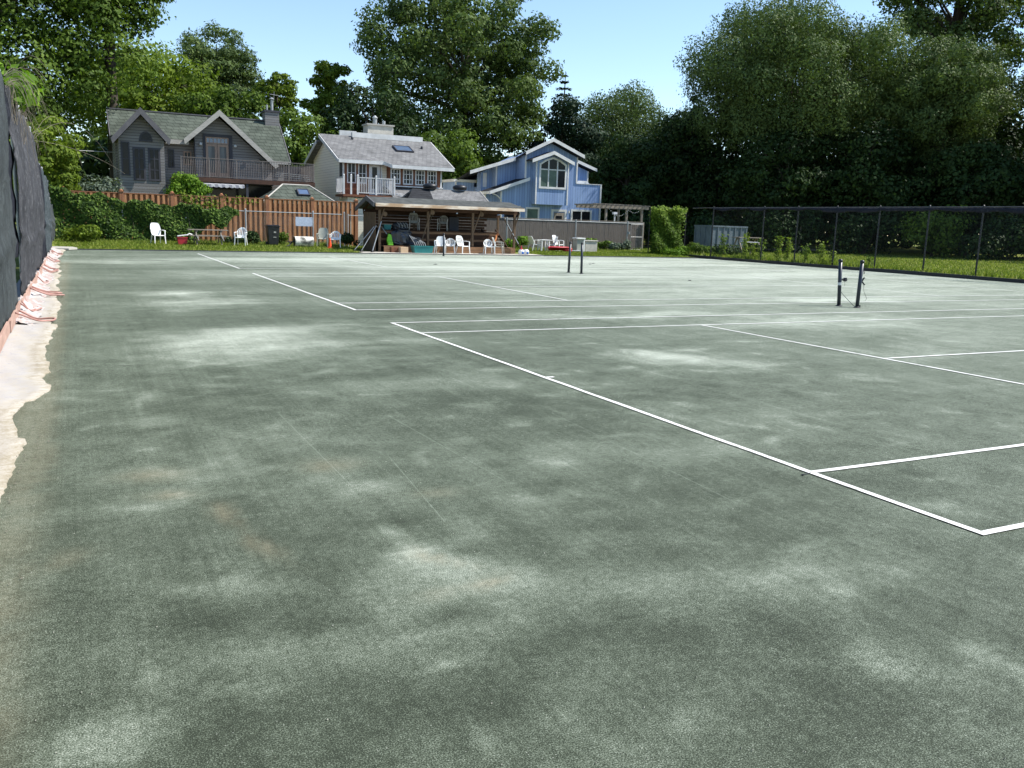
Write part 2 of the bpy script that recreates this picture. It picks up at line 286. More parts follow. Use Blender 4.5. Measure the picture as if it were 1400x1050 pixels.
# ------------------------------------------------------------------ builders
def wloc(o):
    v = Vector((0, 0, 0))
    while o is not None: v = v + o.location; o = o.parent
    return v
class MB:
    def __init__(s): s.v = []; s.f = []; s.mi = []
    def add(s, vs, fs, m=0):
        k = len(s.v); s.v += [tuple(x) for x in vs]; s.f += [tuple(i+k for i in f) for f in fs]; s.mi += [m]*len(fs); return s
    def box(s, x0, x1, y0, y1, z0, z1, m=0):
        return s.add([(x0,y0,z0),(x1,y0,z0),(x1,y1,z0),(x0,y1,z0),(x0,y0,z1),(x1,y0,z1),(x1,y1,z1),(x0,y1,z1)],
                     [(0,3,2,1),(4,5,6,7),(0,1,5,4),(1,2,6,5),(2,3,7,6),(3,0,4,7)], m)
    def prism(s, poly, a0, a1, axis='y', m=0):
        n = len(poly)
        def P(p, a):
            return (p[0], a, p[1]) if axis == 'y' else ((a, p[0], p[1]) if axis == 'x' else (p[0], p[1], a))
        vs = [P(p, a0) for p in poly] + [P(p, a1) for p in poly]
        fs = [tuple(range(n-1, -1, -1)), tuple(range(n, 2*n))] + [(i, (i+1) % n, n+(i+1) % n, n+i) for i in range(n)]
        return s.add(vs, fs, m)
    def slab(s, pts, th, m=0):
        p = [Vector(q) for q in pts]; nr = (p[1]-p[0]).cross(p[2]-p[0]).normalized()
        if nr.z < 0: nr = -nr
        n = len(p); vs = p + [q - nr*th for q in p]
        fs = [tuple(range(n)), tuple(range(2*n-1, n-1, -1))] + [(i, n+i, n+(i+1) % n, (i+1) % n) for i in range(n)]
        return s.add(vs, fs, m)
    def bar(s, p, q, w_, h_, up=(0, 0, 1), m=0, w2=None, h2=None):
        p = Vector(p); q = Vector(q); d = (q-p).normalized(); u = Vector(up)
        if abs(d.dot(u)) > 0.98: u = Vector((0, 1, 0))
        r = d.cross(u).normalized(); u = r.cross(d)
        w2 = w_ if w2 is None else w2; h2 = h_ if h2 is None else h2
        vs = [p+r*(a*w_/2)+u*(b*h_/2) for a, b in ((-1,-1),(1,-1),(1,1),(-1,1))] + [q+r*(a*w2/2)+u*(b*h2/2) for a, b in ((-1,-1),(1,-1),(1,1),(-1,1))]
        return s.add(vs, [(0,1,2,3),(7,6,5,4),(0,4,5,1),(1,5,6,2),(2,6,7,3),(3,7,4,0)], m)
    def tube(s, pts, r, n=8, m=0):
        pts = [Vector(p) for p in pts]; rs = r if isinstance(r, (list, tuple)) else [r]*len(pts)
        vs = []; fs = []; prev = None
        for i, p in enumerate(pts):
            d = (pts[min(i+1, len(pts)-1)] - pts[max(i-1, 0)]).normalized()
            if prev is None: a = d.cross(Vector((0, 0, 1)) if abs(d.z) < .95 else Vector((1, 0, 0))).normalized()
            else: a = (prev - d*prev.dot(d)).normalized()
            prev = a; bb = d.cross(a)
            vs += [p + (a*math.cos(t) + bb*math.sin(t))*rs[i] for t in [2*math.pi*k/n for k in range(n)]]
        for i in range(len(pts)-1):
            for k in range(n): fs.append((i*n+k, i*n+(k+1) % n, (i+1)*n+(k+1) % n, (i+1)*n+k))
        fs.append(tuple(range(n-1, -1, -1))); L = (len(pts)-1)*n; fs.append(tuple(range(L, L+n)))
        return s.add(vs, fs, m)
    def lathe(s, prof, c, n=16, axis='z', m=0):
        vs = []; fs = []
        for (r, h) in prof:
            for k in range(n):
                t = 2*math.pi*k/n; a, b2 = r*math.cos(t), r*math.sin(t)
                vs.append((c[0]+a, c[1]+b2, c[2]+h) if axis == 'z' else ((c[0]+h, c[1]+a, c[2]+b2) if axis == 'x' else (c[0]+a, c[1]+h, c[2]+b2)))
        for i in range(len(prof)-1):
            for k in range(n): fs.append((i*n+k, i*n+(k+1) % n, (i+1)*n+(k+1) % n, (i+1)*n+k))
        fs.append(tuple(range(n-1, -1, -1))); L = (len(prof)-1)*n; fs.append(tuple(range(L, L+n)))
        return s.add(vs, fs, m)
    def build(s, name, mats, parent=None, smooth=False, bevel=0.0, loc=None, solid=0.0):
        me = bpy.data.meshes.new(name); off = wloc(parent) if parent is not None else Vector(loc or (0, 0, 0))
        me.from_pydata([(v[0]-off.x, v[1]-off.y, v[2]-off.z) for v in s.v], [], s.f)
        mats = mats if isinstance(mats, (list, tuple)) else [mats]
        for mm in mats: me.materials.append(MT[mm] if isinstance(mm, str) else mm)
        me.polygons.foreach_set('material_index', s.mi)
        bm = bmesh.new(); bm.from_mesh(me); bmesh.ops.recalc_face_normals(bm, faces=bm.faces); bm.to_mesh(me); bm.free()
        if smooth: me.polygons.foreach_set('use_smooth', [True]*len(me.polygons))
        o = bpy.data.objects.new(name, me); col.objects.link(o)
        if parent is not None: o.parent = parent
        elif loc: o.location = loc
        if solid:
            md = o.modifiers.new('thick', 'SOLIDIFY'); md.thickness = solid; md.offset = 0
        if bevel:
            md = o.modifiers.new('edge', 'BEVEL'); md.width = bevel; md.segments = 2; md.limit_method = 'ANGLE'
        return o
def tag(o, label=None, cat=None, group=None, kind=None):
    if label: o['label'] = label
    if cat: o['category'] = cat
    if group: o['group'] = group
    if kind: o['kind'] = kind
    return o
def thing(name, loc, label, cat, group=None, rz=0):
    o = bpy.data.objects.new(name, None); col.objects.link(o); o.location = loc; o.rotation_euler = (0, 0, rz)
    o.empty_display_size = 0.2
    return tag(o, label, cat, group)
def kids(o): return [c for c in bpy.data.objects if c.parent == o]
def copy_tree(o, parent=None):
    c = o.copy(); col.objects.link(c)
    if parent is not None: c.parent = parent
    for ch in kids(o): copy_tree(ch, c)
    return c
def npmesh(name, verts, nper, mat, parent=None, attrs=None, loc=None, faces=None):
    """verts (N,3); consecutive groups of nper verts form one face"""
    off = wloc(parent) if parent is not None else Vector(loc or (0, 0, 0))
    V = np.asarray(verts, np.float32) - np.array(off, np.float32)
    me = bpy.data.meshes.new(name)
    if faces is None:
        nf = len(V)//nper; loops = np.arange(nf*nper, dtype=np.int32)
    else:
        nf = len(faces); nper = faces.shape[1]; loops = faces.astype(np.int32).ravel()
    me.vertices.add(len(V)); me.vertices.foreach_set('co', V.ravel())
    me.loops.add(len(loops)); me.loops.foreach_set('vertex_index', loops)
    me.polygons.add(nf); me.polygons.foreach_set('loop_start', np.arange(0, nf*nper, nper, dtype=np.int32))
    me.polygons.foreach_set('loop_total', np.full(nf, nper, np.int32))
    for an, (dom, arr) in (attrs or {}).items():
        a = me.attributes.new(an, 'FLOAT', dom); a.data.foreach_set('value', np.asarray(arr, np.float32))
    me.update(); me.validate()
    me.materials.append(MT[mat] if isinstance(mat, str) else mat)
    o = bpy.data.objects.new(name, me); col.objects.link(o)
    if parent is not None: o.parent = parent
    elif loc: o.location = loc
    return o
def unit(n, g):
    v = g.normal(size=(n, 3)); return v/np.linalg.norm(v, axis=1, keepdims=True)
def leaf_quads(P, Nrm, L, W, g, droop=0.0):
    """diamond-ish quads: centre P, normal Nrm, length L, width W"""
    n = len(P); a = np.cross(Nrm, unit(n, g)); 
    if droop: a = a*(1-droop) + np.array([0, 0, -1.0])*droop
    a = a/np.maximum(np.linalg.norm(a, axis=1, keepdims=True), 1e-6)
    b = np.cross(Nrm, a); b = b/np.maximum(np.linalg.norm(b, axis=1, keepdims=True), 1e-6)
    L = L[:, None]; W = W[:, None]
    q = np.stack([P - a*L*.5, P + b*W*.5 - a*L*.05, P + a*L*.5, P - b*W*.5 - a*L*.05], 1)
    return q.reshape(-1, 3)
def foliage_points(clumps, n, g, up=0.25, shell=5.5, zsq=0.8):
    C = np.array([c[:3] for c in clumps]); rr = np.array([c[3] for c in clumps])
    w_ = rr**2.2; k = g.choice(len(C), n, p=w_/w_.sum())
    d = unit(n, g); r = g.random(n)**(1/shell)
    d[:, 2] *= zsq
    # break up each clump's outline
    wob = 1 + 0.25*np.sin(d[:, 0]*7+k*1.7)*np.sin(d[:, 1]*6+k) + 0.18*np.sin(d[:, 2]*9+k*2.3)
    P = C[k] + d*(rr[k]*r*wob)[:, None]
    nr = d*1.05 + g.normal(size=(n, 3))*0.42 + np.array([0, 0, up])
    nr /= np.linalg.norm(nr, axis=1, keepdims=True)
    return P, nr, k
def make_tree(name, x, y, zb, zt, rx, label, leaf='leaf_mid', n=22000, size=0.30, clumps=34, seed=1, ry=None, bark='bark', trunk_r=0.3,
              cr=0.30, airy=0.0, group='trees beyond the courts', top=0.0, droop=0.0, aspect=0.62, lean=0.0, base=0.1, shape='round', limbs=12, cat='tree', fork=None):
    g = np.random.default_rng(seed); ry = ry or rx*0.9
    root = thing(name, (x, y, base), label, cat, group)
    H = zt - zb; cz = (zt+zb)/2; cl = []
    tries = 0
    while len(cl) < clumps and tries < 4000:
        tries += 1
        d = g.normal(size=3); d /= np.linalg.norm(d); r = 0.35 + 0.65*g.random()**0.6
        px, py, pz = d*r
        if shape == 'cone':
            t = (pz+1)/2; px *= (1.05-t); py *= (1.05-t)
        elif shape == 'wide': px *= 1.0; pz = abs(pz)*1.3-0.3 if g.random() < .5 else pz
        rad = rx*cr*(0.7+0.6*g.random())*(0.65 if shape == 'cone' else 1)
        c = (x + lean*(pz+1)*.5 + px*(rx-rad*.7), y + py*(ry-rad*.7), cz + pz*(H/2-rad*.6), rad)
        if all((c[0]-o[0])**2+(c[1]-o[1])**2+(c[2]-o[2])**2 > (0.50*(rad+o[3])*(1+airy))**2 for o in cl): cl.append(c)
    # trunk and limbs
    mb = MB(); fk = zb + 0.18*H if fork is None else fork
    tp = [(x, y, base-0.1), (x+.05*rx*g.normal(), y, base+(fk-base)*.5), (x+lean*.3, y, fk), (x+lean*.5+.06*rx*g.normal(), y, cz), (x+lean*.8, y, zb+H*.82)]
    mb.tube(tp, [trunk_r*1.25, trunk_r, trunk_r*.85, trunk_r*.5, trunk_r*.12], 9)
    order = sorted(cl, key=lambda c: -c[3])[:limbs]
    for c in order:
        e = Vector(c[:3]); t = min(max((c[2]-fk)/(zb+H*.82-fk)*0.55, 0.0), .9)
        s0 = Vector(tp[2]).lerp(Vector(tp[4]), t); mid = s0.lerp(e, .5) + Vector((0, 0, 0.12*(e-s0).length))
        r0 = trunk_r*(.5-.25*t)
        mb.tube([s0, s0.lerp(mid, .5)+Vector((0, 0, .03*H)), mid, mid.lerp(e, .5), e], [r0, r0*.75, r0*.55, r0*.35, r0*.12], 6)
        for q in range(3):
            d = Vector(g.normal(size=3)).normalized()*c[3]*.8
            mb.tube([mid.lerp(e, .3+.3*q/2), e+d*.5, e+d], [r0*.28, r0*.16, r0*.05], 5)
    mb.build('trunk', bark, root, smooth=True)
    P, nr, k = foliage_points(cl, n, g, zsq=0.75)
    if droop:
        P[:, 2] -= g.random(n)**2*droop*rx*.35
    ct = g.random(len(cl))[k]
    L = size*(0.6+0.8*g.random(n)); W = L*aspect
    q = leaf_quads(P, nr, L, W, g, droop)
    tint = np.clip(0.38*ct + 0.42*g.random(n)**1.2 + 0.08, 0, 1)
    npmesh('crown', q, 4, leaf, root, {'tint': ('FACE', tint)})
    return root
def bush(name, x, y, z0, rx, ry, h, label, leaf='leaf_mid', n=3000, size=0.16, seed=1, cat='shrub', group=None, stems=True, clumps=10, aspect=.65):
    g = np.random.default_rng(seed); root = thing(name, (x, y, z0), label, cat, group)
    cl = []
    for i in range(clumps):
        a = g.random()*6.283; r = g.random()**.5*.7
        cl.append((x+math.cos(a)*r*rx, y+math.sin(a)*r*ry, z0+h*(.25+.55*g.random()), (rx+ry)*.5*(.3+.25*g.random())))
    P, nr, k = foliage_points(cl, n, g); P[:, 2] = np.clip(P[:, 2], z0+.01, z0+h*1.1)
    L = size*(.6+.8*g.random(n)); q = leaf_quads(P, nr, L, L*aspect, g)
    npmesh('foliage', q, 4, leaf, root, {'tint': ('FACE', np.clip(.2*g.random(clumps)[k]+.75*g.random(n), 0, 1))})
    if stems:
        mb = MB()
        for c in cl[:6]: mb.tube([(x, y, z0-.05), ((x+c[0])/2, (y+c[1])/2, z0+(c[2]-z0)*.6), c[:3]], [.03, .02, .01], 5)
        mb.build('stem', 'bark', root)
    return root
def ss(t): t = min(max(t, 0.0), 1.0); return t*t*(3-2*t)
def gz(x, y):
    if x < 8: a = .22
    elif x < 9.2: a = .22 - .17*(x-8)/1.2
    elif x < 18.2: a = .05
    elif x < 19.4: a = .05+.09*(x-18.2)/1.2
    else: a = .14
    return a*ss((y-40.3)/3.2)

# ================================================================== SETTING
def court_sheet():
    x0, x1, y0, y1, st = -5.9, 29.55, -7.0, 40.35, 0.066
    xs = np.arange(x0, x1+st, st); ys = np.arange(y0, y1+st, st); X, Y = np.meshgrid(xs, ys)
    g = np.random.default_rng(11)
    def vn(sx, sy, seed, oct_=3, ang=0.0):
        out = np.zeros_like(X); amp = 1; tot = 0; gg = np.random.default_rng(seed)
        c, s = math.cos(ang), math.sin(ang); U = X*c + Y*s + 200; V = -X*s + Y*c + 200
        for o in range(oct_):
            G = gg.random((256, 256)); u = U/sx*2**o; v = V/sy*2**o
            iu = np.floor(u).astype(int); iv = np.floor(v).astype(int); fu = u-iu; fv = v-iv
            fu = fu*fu*(3-2*fu); fv = fv*fv*(3-2*fv)
            a = G[iv % 256, iu % 256]; b = G[iv % 256, (iu+1) % 256]; cc = G[(iv+1) % 256, iu % 256]; d = G[(iv+1) % 256, (iu+1) % 256]
            out += amp*((a*(1-fu)+b*fu)*(1-fv)+(cc*(1-fu)+d*fu)*fv); tot += amp; amp *= .55
        return out/tot
    W1 = (vn(1.6, 1.6, 3)-.5); W2 = (vn(1.6, 1.6, 4)-.5); f1 = (vn(.35, .35, 9)-.5); f2 = (vn(.35, .35, 10)-.5)
    D = 0.185 + 0.16*(vn(5, 3, 1)-.5) + 0.14*(vn(1.8, .9, 2, 4, .25)-.5) + 0.10*(vn(.5, 3.5, 5, 3, -.05)-.5) + 0.12*(vn(.45, .3, 6)-.5)
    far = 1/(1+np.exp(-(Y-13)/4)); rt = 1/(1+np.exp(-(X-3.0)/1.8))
    D += 0.17*far + 0.30*rt*(0.35+0.65*far) + 0.08*rt + .20*(vn(.22, .16, 61, 3, .3)-.5)*(1-far) + .12*(vn(.13, 3.0, 62, 2, 0)-.5)*(1-far) + .12*(vn(.9, .5, 63, 4)-.5)  # court colour set paler towards the far end and the right side
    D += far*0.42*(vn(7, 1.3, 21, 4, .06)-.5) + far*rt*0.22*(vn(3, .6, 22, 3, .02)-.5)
    F3 = (vn(.5, .3, 70, 4)-.5)*2*.8
    # worn pale patches: centre, half extents along world x / y, angle, strength
    PT = [(-2.45, 9.1, 1.5, 1.5, 0, .46), (-1.9, 10.5, 1.0, .5, .1, .25), (-3.0, 17.2, .8, .7, 0, .42), (-2.6, 15.2, 1.0, .9, 0, .30), (-3.0, 13.6, .5, .5, 0, .2),
          (2.35, 6.35, .85, .75, 0, .42), (3.0, 6.0, .7, .5, 0, .2), (8.4, 9.6, 2.6, .8, 0, .28), (5.0, 11.3, 3.5, .35, .0, .26), (0.95, 3.4, 1.0, .6, 0, .10), (-3.28, .75, .30, .30, 0, .30), (-3.2, .95, .16, .5, .5, .2),
          (-3.1, .30, .42, .25, -.3, .20), (-4.75, -.25, .22, .18, 0, .34), (-4.0, .15, .5, .16, -.25, .22), (-3.4, -.05, .5, .12, .1, .16), (-2.3, .2, .6, .2, -.2, .16),
          (-1.6, .0, .8, .22, 0, .14), (-4.3, .9, .35, .10, -.3, .16), (-4.2, 2.6, .5, .35, 0, .12), (-3.4, 3.6, .6, .5, .1, .12), (-3.3, 2.4, .3, .6, .2, .16), (-1.7, 2.6, .9, .3, 0, .10),
          (-1.2, 5.5, 1.2, .5, -.2, .18), (-0.3, 2.2, .6, .25, 0, .14), (3.8, 4.6, .9, .3, 0, .12), (6.5, 5.8, 1.4, .5, 0, .14), (-4.2, 4.6, .25, .2, 0, .2),
          (-3.6, 30, 1.6, 1.4, 0, .28), (0, 24, 2.0, 1.5, 0, .16), (2, 33, 4, 2, 0, .2), (16, 34, 9, 2.5, 0, .22), (9, 28, 4, 1.4, 0, .2), (22, 24, 7, 2, 0, .15), (13, 13.5, 2.6, .5, 0, .28), (17, 17, 5, 2, 0, .12)]
    for (cx, cy, a, b, an, s_) in PT:
        sc = min(1.0, .5*(a+b)); wx = X + W1*1.5*sc + f1*.5*sc; wy = Y + W2*1.5*sc + f2*.5*sc
        c, s = math.cos(an), math.sin(an); u = ((wx-cx)*c+(wy-cy)*s)/a; v = (-(wx-cx)*s+(wy-cy)*c)/b
        D += s_*(1.08+.9*F3)*np.exp(-((u*u+v*v)*(1+1.4*F3))**1.3*.9)
    # darker damp zones, plus dark ovals at the net posts
    for (cx, cy, a, b, s_) in [(-3.9, 6.2, 1.2, 1.6, .10), (-1.0, 3.8, 1.6, .8, .08), (-4.6, .7, .4, .5, .10), (-4.2, 22, 1.2, 8, .06), (2.2, 12.4, 2.6, 1.2, .13), (6, 20, 6, 1.3, .16), (13, 21.5, 7, 1.0, .16),
                               (3, 16.5, 5, .9, .12), (9, 26, 5, .5, .15), (-1.0, .6, .9, .4, .10), (0.5, 4.4, 1.2, .4, .08), (-1.5, -.3, .8, .3, .08), (11.2, 12.2, 1.6, .5, .2), (11.0, 25.0, 2.2, .5, .2)]:
        u = (X-cx+W1*2)/a; v = (Y-cy+W2*2)/b; D -= .55*s_*np.exp(-(u*u+v*v))
    for q in range(420):   # scuffs, slide marks and ball marks
        near_ = q < 300; cx = g.uniform(-5, 4 if near_ else 12); cy = g.uniform(-1.5, 8 if near_ else 18); a = g.uniform(.03, .09); b = g.uniform(.05, .30); an = g.uniform(-1.2, 1.2) if g.random() < .6 else g.uniform(1.2, 1.9)
        i0, i1 = np.searchsorted(xs, [cx-.7, cx+.7]); j0, j1 = np.searchsorted(ys, [cy-.7, cy+.7]); sub = (slice(j0, j1), slice(i0, i1)); c, s = math.cos(an), math.sin(an)
        xx = X[sub]-cx+f1[sub]*.3; yy = Y[sub]-cy+f2[sub]*.3; u = (xx*c+yy*s)/a; v = (-xx*s+yy*c)/b
        D[sub] += g.choice([.22, .16, .12, -.10])*np.exp(-(u*u+v*v))
    D -= .10*np.exp(-((Y-40.3)/.35)**2)          # damp gutter along the back edge
    D += .35*np.exp(-((X+5.15)/.10)**2)*(vn(.3, .3, 31)-.3)
    S = np.zeros_like(X)
    for (cx, cy, a, b, an, s_) in [(-3.11, .86, .05, .20, .5, .55), (-3.05, .42, .13, .05, .2, .5), (-3.33, .43, .10, .05, 0, .3), (-3.98, 1.36, .05, .26, .25, .45), (-4.09, 1.95, .05, .22, .1, .45),
                                   (-4.35, 2.9, .17, .14, 0, .4), (-4.35, 2.45, .12, .08, 0, .5), (-3.2, 2.8, .18, .14, 0, .35), (-2.8, 1.9, .16, .08, 0, .25), (-4.9, 1.5, .12, .16, 0, .25), (-5.2, .6, .10, 1.2, 0, .08)]:
        wx = X+f1*.25; wy = Y+f2*.25; c, s = math.cos(an), math.sin(an); u = ((wx-cx)*c+(wy-cy)*s)/a; v = (-(wx-cx)*s+(wy-cy)*c)/b
        S = np.maximum(S, s_*np.exp(-(u*u+v*v)))
    S = np.maximum(S, np.clip(1.5*np.exp(-((X+5.14)/.13)**2)*(vn(.16, .2, 81, 3)*.9+.1)*(Y < 30)*(.35+.65*(Y > 3)), 0, .30))
    ny, nx = X.shape; Z = 0.004*(vn(3, 3, 40)-.5) + np.where(Y > 40.2, -.01, 0)
    V = np.stack([X, Y, Z], -1).reshape(-1, 3); idx = np.arange(nx*ny).reshape(ny, nx)
    Fq = np.stack([idx[:-1, :-1], idx[:-1, 1:], idx[1:, 1:], idx[1:, :-1]], -1).reshape(-1, 4)
    o = npmesh('tennis_court_surface', V, 4, 'court', None, {'tone': ('POINT', np.clip(D, 0, 1).ravel()), 'stain': ('POINT', S.ravel())}, faces=Fq)
    o.data.polygons.foreach_set('use_smooth', np.ones(len(o.data.polygons), bool))
    tag(o, kind='structure')
court_sheet()

def ground_sheet():
    xs = np.unique(np.concatenate([np.linspace(-300, -12, 10), np.linspace(-12, 60, 145), np.linspace(60, 420, 14)]))
    ys = np.unique(np.concatenate([np.linspace(-120, -8, 8), np.linspace(-8, 60, 137), np.linspace(60, 520, 16)]))
    X, Y = np.meshgrid(xs, ys); Z = np.zeros_like(X)
    for i in range(X.shape[0]):
        for j in range(X.shape[1]):
            x, y = X[i, j], Y[i, j]
            if x > 29.7: Z[i, j] = .15 + .35*ss((x-34)/40)
            elif -5.95 < x and y < 40.4: Z[i, j] = -.06
            elif x <= -5.9: Z[i, j] = .02 + .3*ss((y-38)/6)
            else: Z[i, j] = gz(x, y) - .03
    ny, nx = X.shape; V = np.stack([X, Y, Z], -1).reshape(-1, 3); idx = np.arange(nx*ny).reshape(ny, nx)
    Fq = np.stack([idx[:-1, :-1], idx[:-1, 1:], idx[1:, 1:], idx[1:, :-1]], -1).reshape(-1, 4)
    tag(npmesh('ground', V, 4, 'ground_grass', None, faces=Fq), kind='structure')
ground_sheet()

# court markings: three courts side by side
SW, SG, LW = 10.97, 1.37, 0.055
def markings(y0, seed):
    mb = MB(); g = random.Random(seed); z = 0.008
    def strip(xa, ya, xb, yb, w_=LW):
        n = max(2, int(math.hypot(xb-xa, yb-ya)/0.5)); d = Vector((xb-xa, yb-ya, 0)).normalized(); p = Vector((-d.y, d.x, 0))
        vs = []
        for i in range(n+1):
            t = i/n; c = Vector((xa, ya, z)).lerp(Vector((xb, yb, z)), t); j = p*g.uniform(-.004, .004); k = w_/2*g.uniform(.90, 1.06)
            vs += [c+j-p*k, c+j+p*k]
        mb.add(vs, [(2*i, 2*i+1, 2*i+3, 2*i+2) for i in range(n)])
    h = LW/2; XL = 23.77
    strip(0, y0-h, 0, y0+SW+h); strip(XL, y0-h, XL, y0+SW+h)
    for yy in (0, SG, SW-SG, SW): strip(h, y0+yy, XL-h, y0+yy)
    for xx in (5.485, 18.285): strip(xx, y0+SG+h, xx, y0+SW-SG-h)
    strip(5.485+h, y0+SW/2, 18.285-h, y0+SW/2)
    strip(h, y0+SW/2, .12, y0+SW/2); strip(XL-.12, y0+SW/2, XL-h, y0+SW/2)
    tag(mb.build('court_lines', 'line'), kind='structure')
P2, P3 = 13.144, 26.6
markings(0, 1); markings(P2, 2); markings(P3, 3)

# concrete apron with ragged edge along the left fence
def apron():
    g = np.random.default_rng(5); ys = np.arange(-6, 41.6, .06); n = 16
    e = np.interp(ys, [-6, 0, 2.6, 3.6, 4.6, 5.3, 6.3, 8, 11, 14, 17, 19, 22, 28, 34, 41.6], [-5.3, -5.3, -5.29, -5.24, -5.16, -5.14, -5.10, -5.12, -5.14, -5.16, -5.14, -5.2, -5.22, -5.28, -5.3, -5.15])
    e = e + .015*np.sin(ys*3.1) + .014*np.interp(ys, np.arange(-7, 43, .33), g.normal(size=152)[:len(np.arange(-7, 43, .33))]) + .006*g.normal(size=len(ys))
    e = e + .05*np.interp(ys, np.arange(-7, 43, 1.1), g.normal(size=len(np.arange(-7, 43, 1.1))))
    st_ = np.interp(ys, np.arange(-7, 43, .5), np.zeros(100)); sg = .05*g.normal(size=200); st_ = np.array([sg[int((y+7)/.75)] for y in ys])*(ys < 22); e = e + st_*.7
    V = []; A = []
    for i, y in enumerate(ys):
        for k in range(n):
            t = k/(n-1); x = -6.0 + (e[i]+6.0)*t
            z = .012 + .05*(1-t)**1.5 + .006*math.sin(y*5+k) + .004*g.normal() + (.05*ss((y-36)/4) if y > 36 else 0)
            if k == n-1: z = -.012
            elif k == n-2: x = e[i]-.006; z = .014
            V.append((x, y, z)); A.append(max(0, (t-.72)/.28)*.34 + .12*max(0, math.sin(y*1.3+x*9))*t)
    V = np.array(V); ny = len(ys); idx = np.arange(ny*n).reshape(ny, n)
    Fq = np.stack([idx[:-1, :-1], idx[:-1, 1:], idx[1:, 1:], idx[1:, :-1]], -1).reshape(-1, 4)
    tag(npmesh('concrete_apron', V, 4, 'apron', None, {'tone': ('POINT', A)}, faces=Fq), kind='structure')
    # crumbs of grit and dead leaf scattered along the edge
    m = 2200; cy = -4 + 30*g.random(m)**1.6; cx = np.interp(cy, ys, e) + np.abs(g.normal(size=m))*.07 - .03
    s = .002 + .008*g.random(m)**4
    V = []
    for a in ((1, 0, 0), (-.5, .87, 0), (-.5, -.87, 0)):
        pass
    base = np.stack([cx, cy, np.full(m, .008)], 1); top = base.copy(); top[:, 2] += s
    c3 = [base + s[:, None]*np.array(v) for v in ((1, .1, 0), (-.5, .87, 0), (-.6, -.8, 0))]
    tri = np.stack([c3[0], c3[1], top, c3[1], c3[2], top, c3[2], c3[0], top], 1).reshape(-1, 3)
    tag(npmesh('loose_grit', tri, 3, 'grit_mat'), 'loose grit scattered along the ragged edge of the concrete strip', 'grit', kind='stuff')
apron()
def court_grit():
    g = np.random.default_rng(55); m = 2600; cy = -1.6+9*g.random(m)**1.7; cx = -5.1+7*g.random(m); s = .0012+.0035*g.random(m)**3
    base = np.stack([cx, cy, np.full(m, .004)], 1); top = base.copy(); top[:, 2] += s; c3 = [base+s[:, None]*np.array(v) for v in ((1, .1, 0), (-.5, .87, 0), (-.6, -.8, 0))]
    tri = np.stack([c3[0], c3[1], top, c3[1], c3[2], top, c3[2], c3[0], top], 1).reshape(-1, 3)
    tag(npmesh('court_grit', tri, 3, 'pale_grit'), 'tiny pale bits of grit strewn over the near court surface', 'grit', kind='stuff')
court_grit()
mb = MB(); mb.box(-5.2, 29.6, 40.36, 40.46, -.05, .035); tag(mb.build('court_edging', 'dark_trim'), kind='structure')
mb = MB(); mb.box(8.4, 18.9, 40.46, 42.1, -.05, .03); tag(mb.build('patio_slab', 'concrete'), kind='structure')

# right hand kerb (dark board) along the court
mb = MB(); 
for i in range(20): mb.box(29.55, 29.72, -7+i*2.42, -7+i*2.42+2.40, -.05, .155+.01*math.sin(i*2.1))
tag(mb.build('edging_board', 'black_metal', bevel=.01), 'low dark board edging the right side of the courts', 'edging')

# grass
def blades(name, P, h, w_, g, label, kind='stuff', mat='grass_blade', lean=.5):
    n = len(P); a = g.random(n)*6.283; d = np.stack([np.cos(a), np.sin(a), np.zeros(n)], 1)
    l = g.normal(size=(n, 3))*lean; l[:, 2] = 0
    q = np.stack([P-d*w_[:, None]/2, P+d*w_[:, None]/2, P+np.array([0, 0, 1])*h[:, None]+l*h[:, None]], 1).reshape(-1, 3)
    o = npmesh(name, q, 3, mat, None, {'tint': ('FACE', g.random(n)**1.2)})
    return tag(o, label, 'grass', kind=kind)
g = np.random.default_rng(3)
def strip_pts(n, x0, x1, y0, y1):
    x = x0+(x1-x0)*g.random(n); y = y0+(y1-y0)*g.random(n); k = ~((x > 8.3) & (x < 18.9) & (y < 45))
    x, y = x[k], y[k]; return np.stack([x, y, [gz(a, b)-.03 for a, b in zip(x, y)]], 1)
P = strip_pts(70000, -5.9, 29.4, 40.5, 46.8); yy = P[:, 1]
h = (.05+.07*g.random(len(P)))*(1+1.6*np.clip((yy-43.6)/2, 0, 1)*g.random(len(P)))
blades('grass_strip', P, h, .03+.03*g.random(len(P)), g, 'mown grass between the courts and the back fences')
n = 60000; x = 29.75+26*g.random(n)**1.3; y = 12+42*g.random(n); P = np.stack([x, y, .15+0*x], 1)
for i in range(n): P[i, 2] = .15 + .35*ss((x[i]-34)/40)
near = np.exp(-(x-29.75)/.8)
blades('lawn_grass', P, (.05+.06*g.random(n))*(1+3.0*near*g.random(n)), .035+.04*g.random(n), g, 'lawn beyond the right hand fence')

